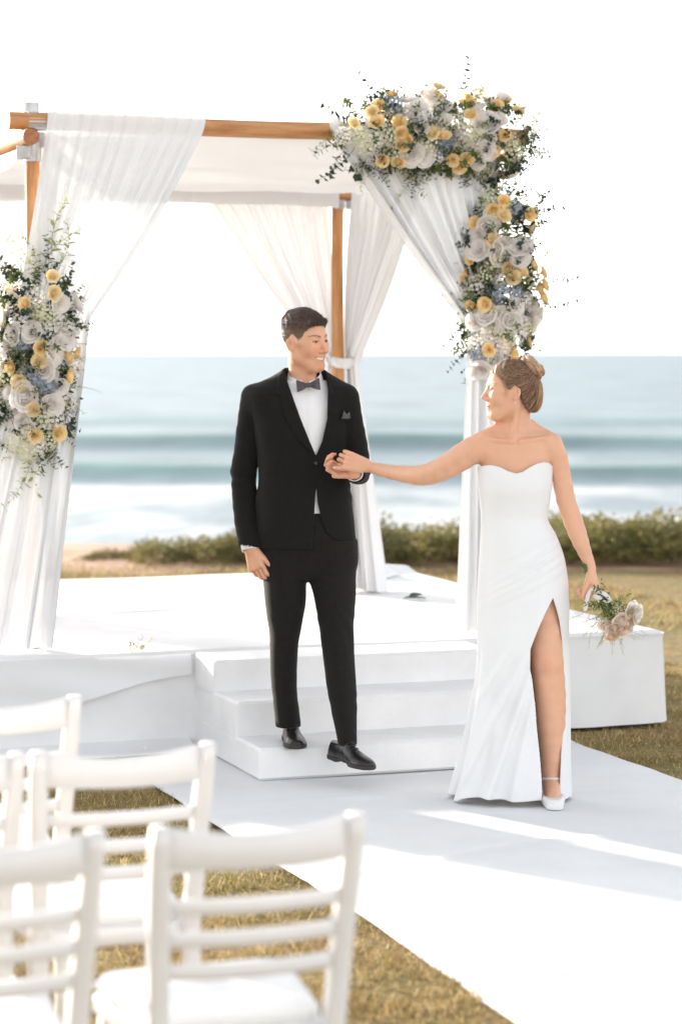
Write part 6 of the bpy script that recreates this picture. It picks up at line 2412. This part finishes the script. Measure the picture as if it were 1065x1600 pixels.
TWIG = twigs(4)
_bl = random.Random(5)
BUSHES = [(x, 20.1 + dy, s, z) for x, dy, s, z in
          [(-1.95, 0.3, 0.42, -0.02), (-1.52, 0.2, 0.62, -0.02), (-1.05, 0.4, 0.85, 0.0), (-0.55, 0.3, 0.92, 0.03), (0.0, 0.6, 1.0, 0.03), (0.45, 0.3, 1.02, 0.04), (0.95, 0.1, 0.95, 0.03), (1.40, 0.4, 0.9, 0.02), (1.85, 0.2, 0.92, 0.03), (2.3, 0.4, 1.0, 0.05), (2.75, 0.15, 1.08, 0.05), (3.25, 0.4, 1.1, 0.05), (1.1, 1.2, 0.9, 0.0), (2.0, 1.3, 0.95, 0.02), (2.9, 1.4, 1.05, 0.03)]]
WHERE = ['smallest low shrub at the left end of the dune, near the sand', 'second low shrub from the sandy end of the dune on the left', 'third low shrub from the sandy end of the dune on the left', 'bushy shrub on the dune just left of the groom', 'olive dune shrub hidden behind the groom', 'olive dune shrub right of the groom beside the rear drape', 'olive dune shrub under the joined hands', 'olive dune shrub left of the drape beside the bride', 'olive dune shrub behind the bride', 'olive dune shrub behind the bouquet arm of the bride', 'big olive dune shrub above the bouquet, front row', 'olive dune shrub at the right picture edge', 'rear dune shrub between groom and bride', 'rear dune shrub behind the bride', 'rear dune shrub at the far right']
for k, (x, y, s, z) in enumerate(BUSHES):
    o = empty('dune_shrub', (x, y, z), _bl.uniform(0, 6.3))
    o.scale = (s, s, s * (0.52 + 0.12 * math.sin(k * 2.1)))
    tag(o, WHERE[k], 'shrub', 'low shrubs along the dune')
    for nm, me in (('foliage', BUSH[k % 3]), ('branches', TWIG)):
        p = bpy.data.objects.new(nm, me)
        COL.objects.link(p)
        p.parent = o

# ------------------------------------------------------------------ grass blades
M_grass = mat('dry_turf_blade', (1, 1, 1), 0.7, attr=True, trans=0.3)


def grass():
    r = np.random.RandomState(3)
    Vs, Fs, Cs = [], [], []
    off = 0
    for (n, u0, u1, v0, v1, hgt, wid) in ((90000, -2.2, -0.385, -6.0, 0.75, 0.030, 0.0030), (60000, 1.6, 3.4, -1.2, 4.2, 0.030, 0.0034), (60000, -3.0, 5.0, 4.4, 10.6, 0.045, 0.006)):
        u = r.uniform(u0, u1, n)
        v = r.uniform(v0, v1, n)
        clump = wob(u, v, 17, 9.0) + 0.6 * wob(u, v, 18, 30.0)
        keep = r.uniform(-1.6, 1.2, n) < clump
        if u0 > 1:
            keep &= ~((u < 2.36) & (v > 0.93) & (v < 4.55))
        u, v, clump = u[keep], v[keep], clump[keep]
        m = len(u)
        x = OX + u * CU - v * SU
        y = OY + u * SU + v * CU
        z = lawn_h(x, y) - 0.003
        a = r.uniform(0, 2 * PI, m)
        h = hgt * r.uniform(0.35, 1.1, m) * (1 + 0.3 * clump)
        lean = r.uniform(0.2, 1.3, m) * h
        la = r.uniform(0, 2 * PI, m)
        w = wid * r.uniform(0.7, 1.3, m)
        b0 = np.stack([x - w * np.cos(a), y - w * np.sin(a), z], -1)
        b1 = np.stack([x + w * np.cos(a), y + w * np.sin(a), z], -1)
        tp = np.stack([x + lean * np.cos(la), y + lean * np.sin(la), z + h], -1)
        Vs.append(np.stack([b0, b1, tp], 1).reshape(-1, 3))
        Fs.append(np.arange(3 * m).reshape(-1, 3) + off)
        off += 3 * m
        g1, g2, g3 = np.array(lin(176, 146, 98)), np.array(lin(148, 144, 88)), np.array(lin(212, 190, 142))
        q = np.clip(0.5 + 0.35 * wob(u, v, 19, 2.4) + r.normal(0, 0.3, m), 0, 1)[:, None]
        c = g1 * (1 - q) + g2 * q
        dry = (r.uniform(0, 1, m) < 0.22)[:, None]
        c = np.where(dry, g3, c) * r.uniform(0.7, 1.15, m)[:, None]
        Cs.append(np.repeat(c, 3, 0))
    me = mesh('grass', np.concatenate(Vs), np.concatenate(Fs), M_grass, False, np.concatenate(Cs))
    tag(link('grass', me), 'short dry golden-green turf on both sides of the carpet', 'grass', kind='stuff')


grass()

# ------------------------------------------------------------------ small things lying about
fs = empty('fallen_sprig', L(-0.24, 1.02, SH + 0.006))
tag(fs, 'small green sprig with a white bud fallen on the front edge of the stage', 'sprig')
put('leaf_sprig', RUS[2], L(-0.30, 1.02, SH + 0.012), Vector((1, 0.15, 0.10)), fs, 0.4, 0.55)
put('leaf_sprig', RUS[0], L(-0.29, 1.04, SH + 0.012), Vector((1, 0.4, 0.16)), fs, 1.4, 0.42)
put('white_bloom', WHITES[2], L(-0.22, 1.03, SH + 0.012), Vector((0.3, -0.6, 0.6)), fs, 0.0, 0.4)
lf = MB()
leaf(lf, L(1.62, 2.62, SH + 0.012), UX + VX * 0.3, Vector((0, 0, 1)), 0.16, 0.030, 0.05)
leaf(lf, L(1.66, 2.63, SH + 0.016), UX + VX * 0.6 + Vector((0, 0, 0.15)), Vector((0, -0.4, 1)), 0.12, 0.026, 0.05)
tag(lf.build('fallen_leaf', M_euc), 'dark leaf lying on the stage beside the right drape', 'leaf')


def rag_fn(s, t):
    a = 2 * PI * s
    r = 0.16 * t * (1 + 0.2 * np.sin(3 * a + 1) + 0.12 * np.sin(7 * a))
    z = SH + 0.085 * np.cos(0.5 * PI * t) ** 0.8 * (1 + 0.25 * np.sin(5 * a + 4 * t)) + 0.004
    u = 1.86 + r * np.cos(a) * 1.3
    v = 3.95 + r * np.sin(a)
    return OX + u * CU - v * SU, OY + u * SU + v * CU, z


tag(sheet('cloth_bundle', rag_fn, 24, 64, M_cloth, wrap=True), 'crumpled heap of white cloth at the far corner of the stage', 'cloth')
fb = empty('fallen_petals', L(-0.22, 0.80, 0.05))
tag(fb, 'few white petals dropped at the foot of the stage skirt beside the stairs', 'petals')
for k in range(4):
    put('petal_cluster', FILL[1], L(-0.27 + rnd.uniform(-0.06, 0.06), 0.80 + rnd.uniform(-0.03, 0.03), 0.046), Vector((rnd.uniform(-1, 1), -0.6, 1)), fb, k, rnd.uniform(0.12, 0.24))
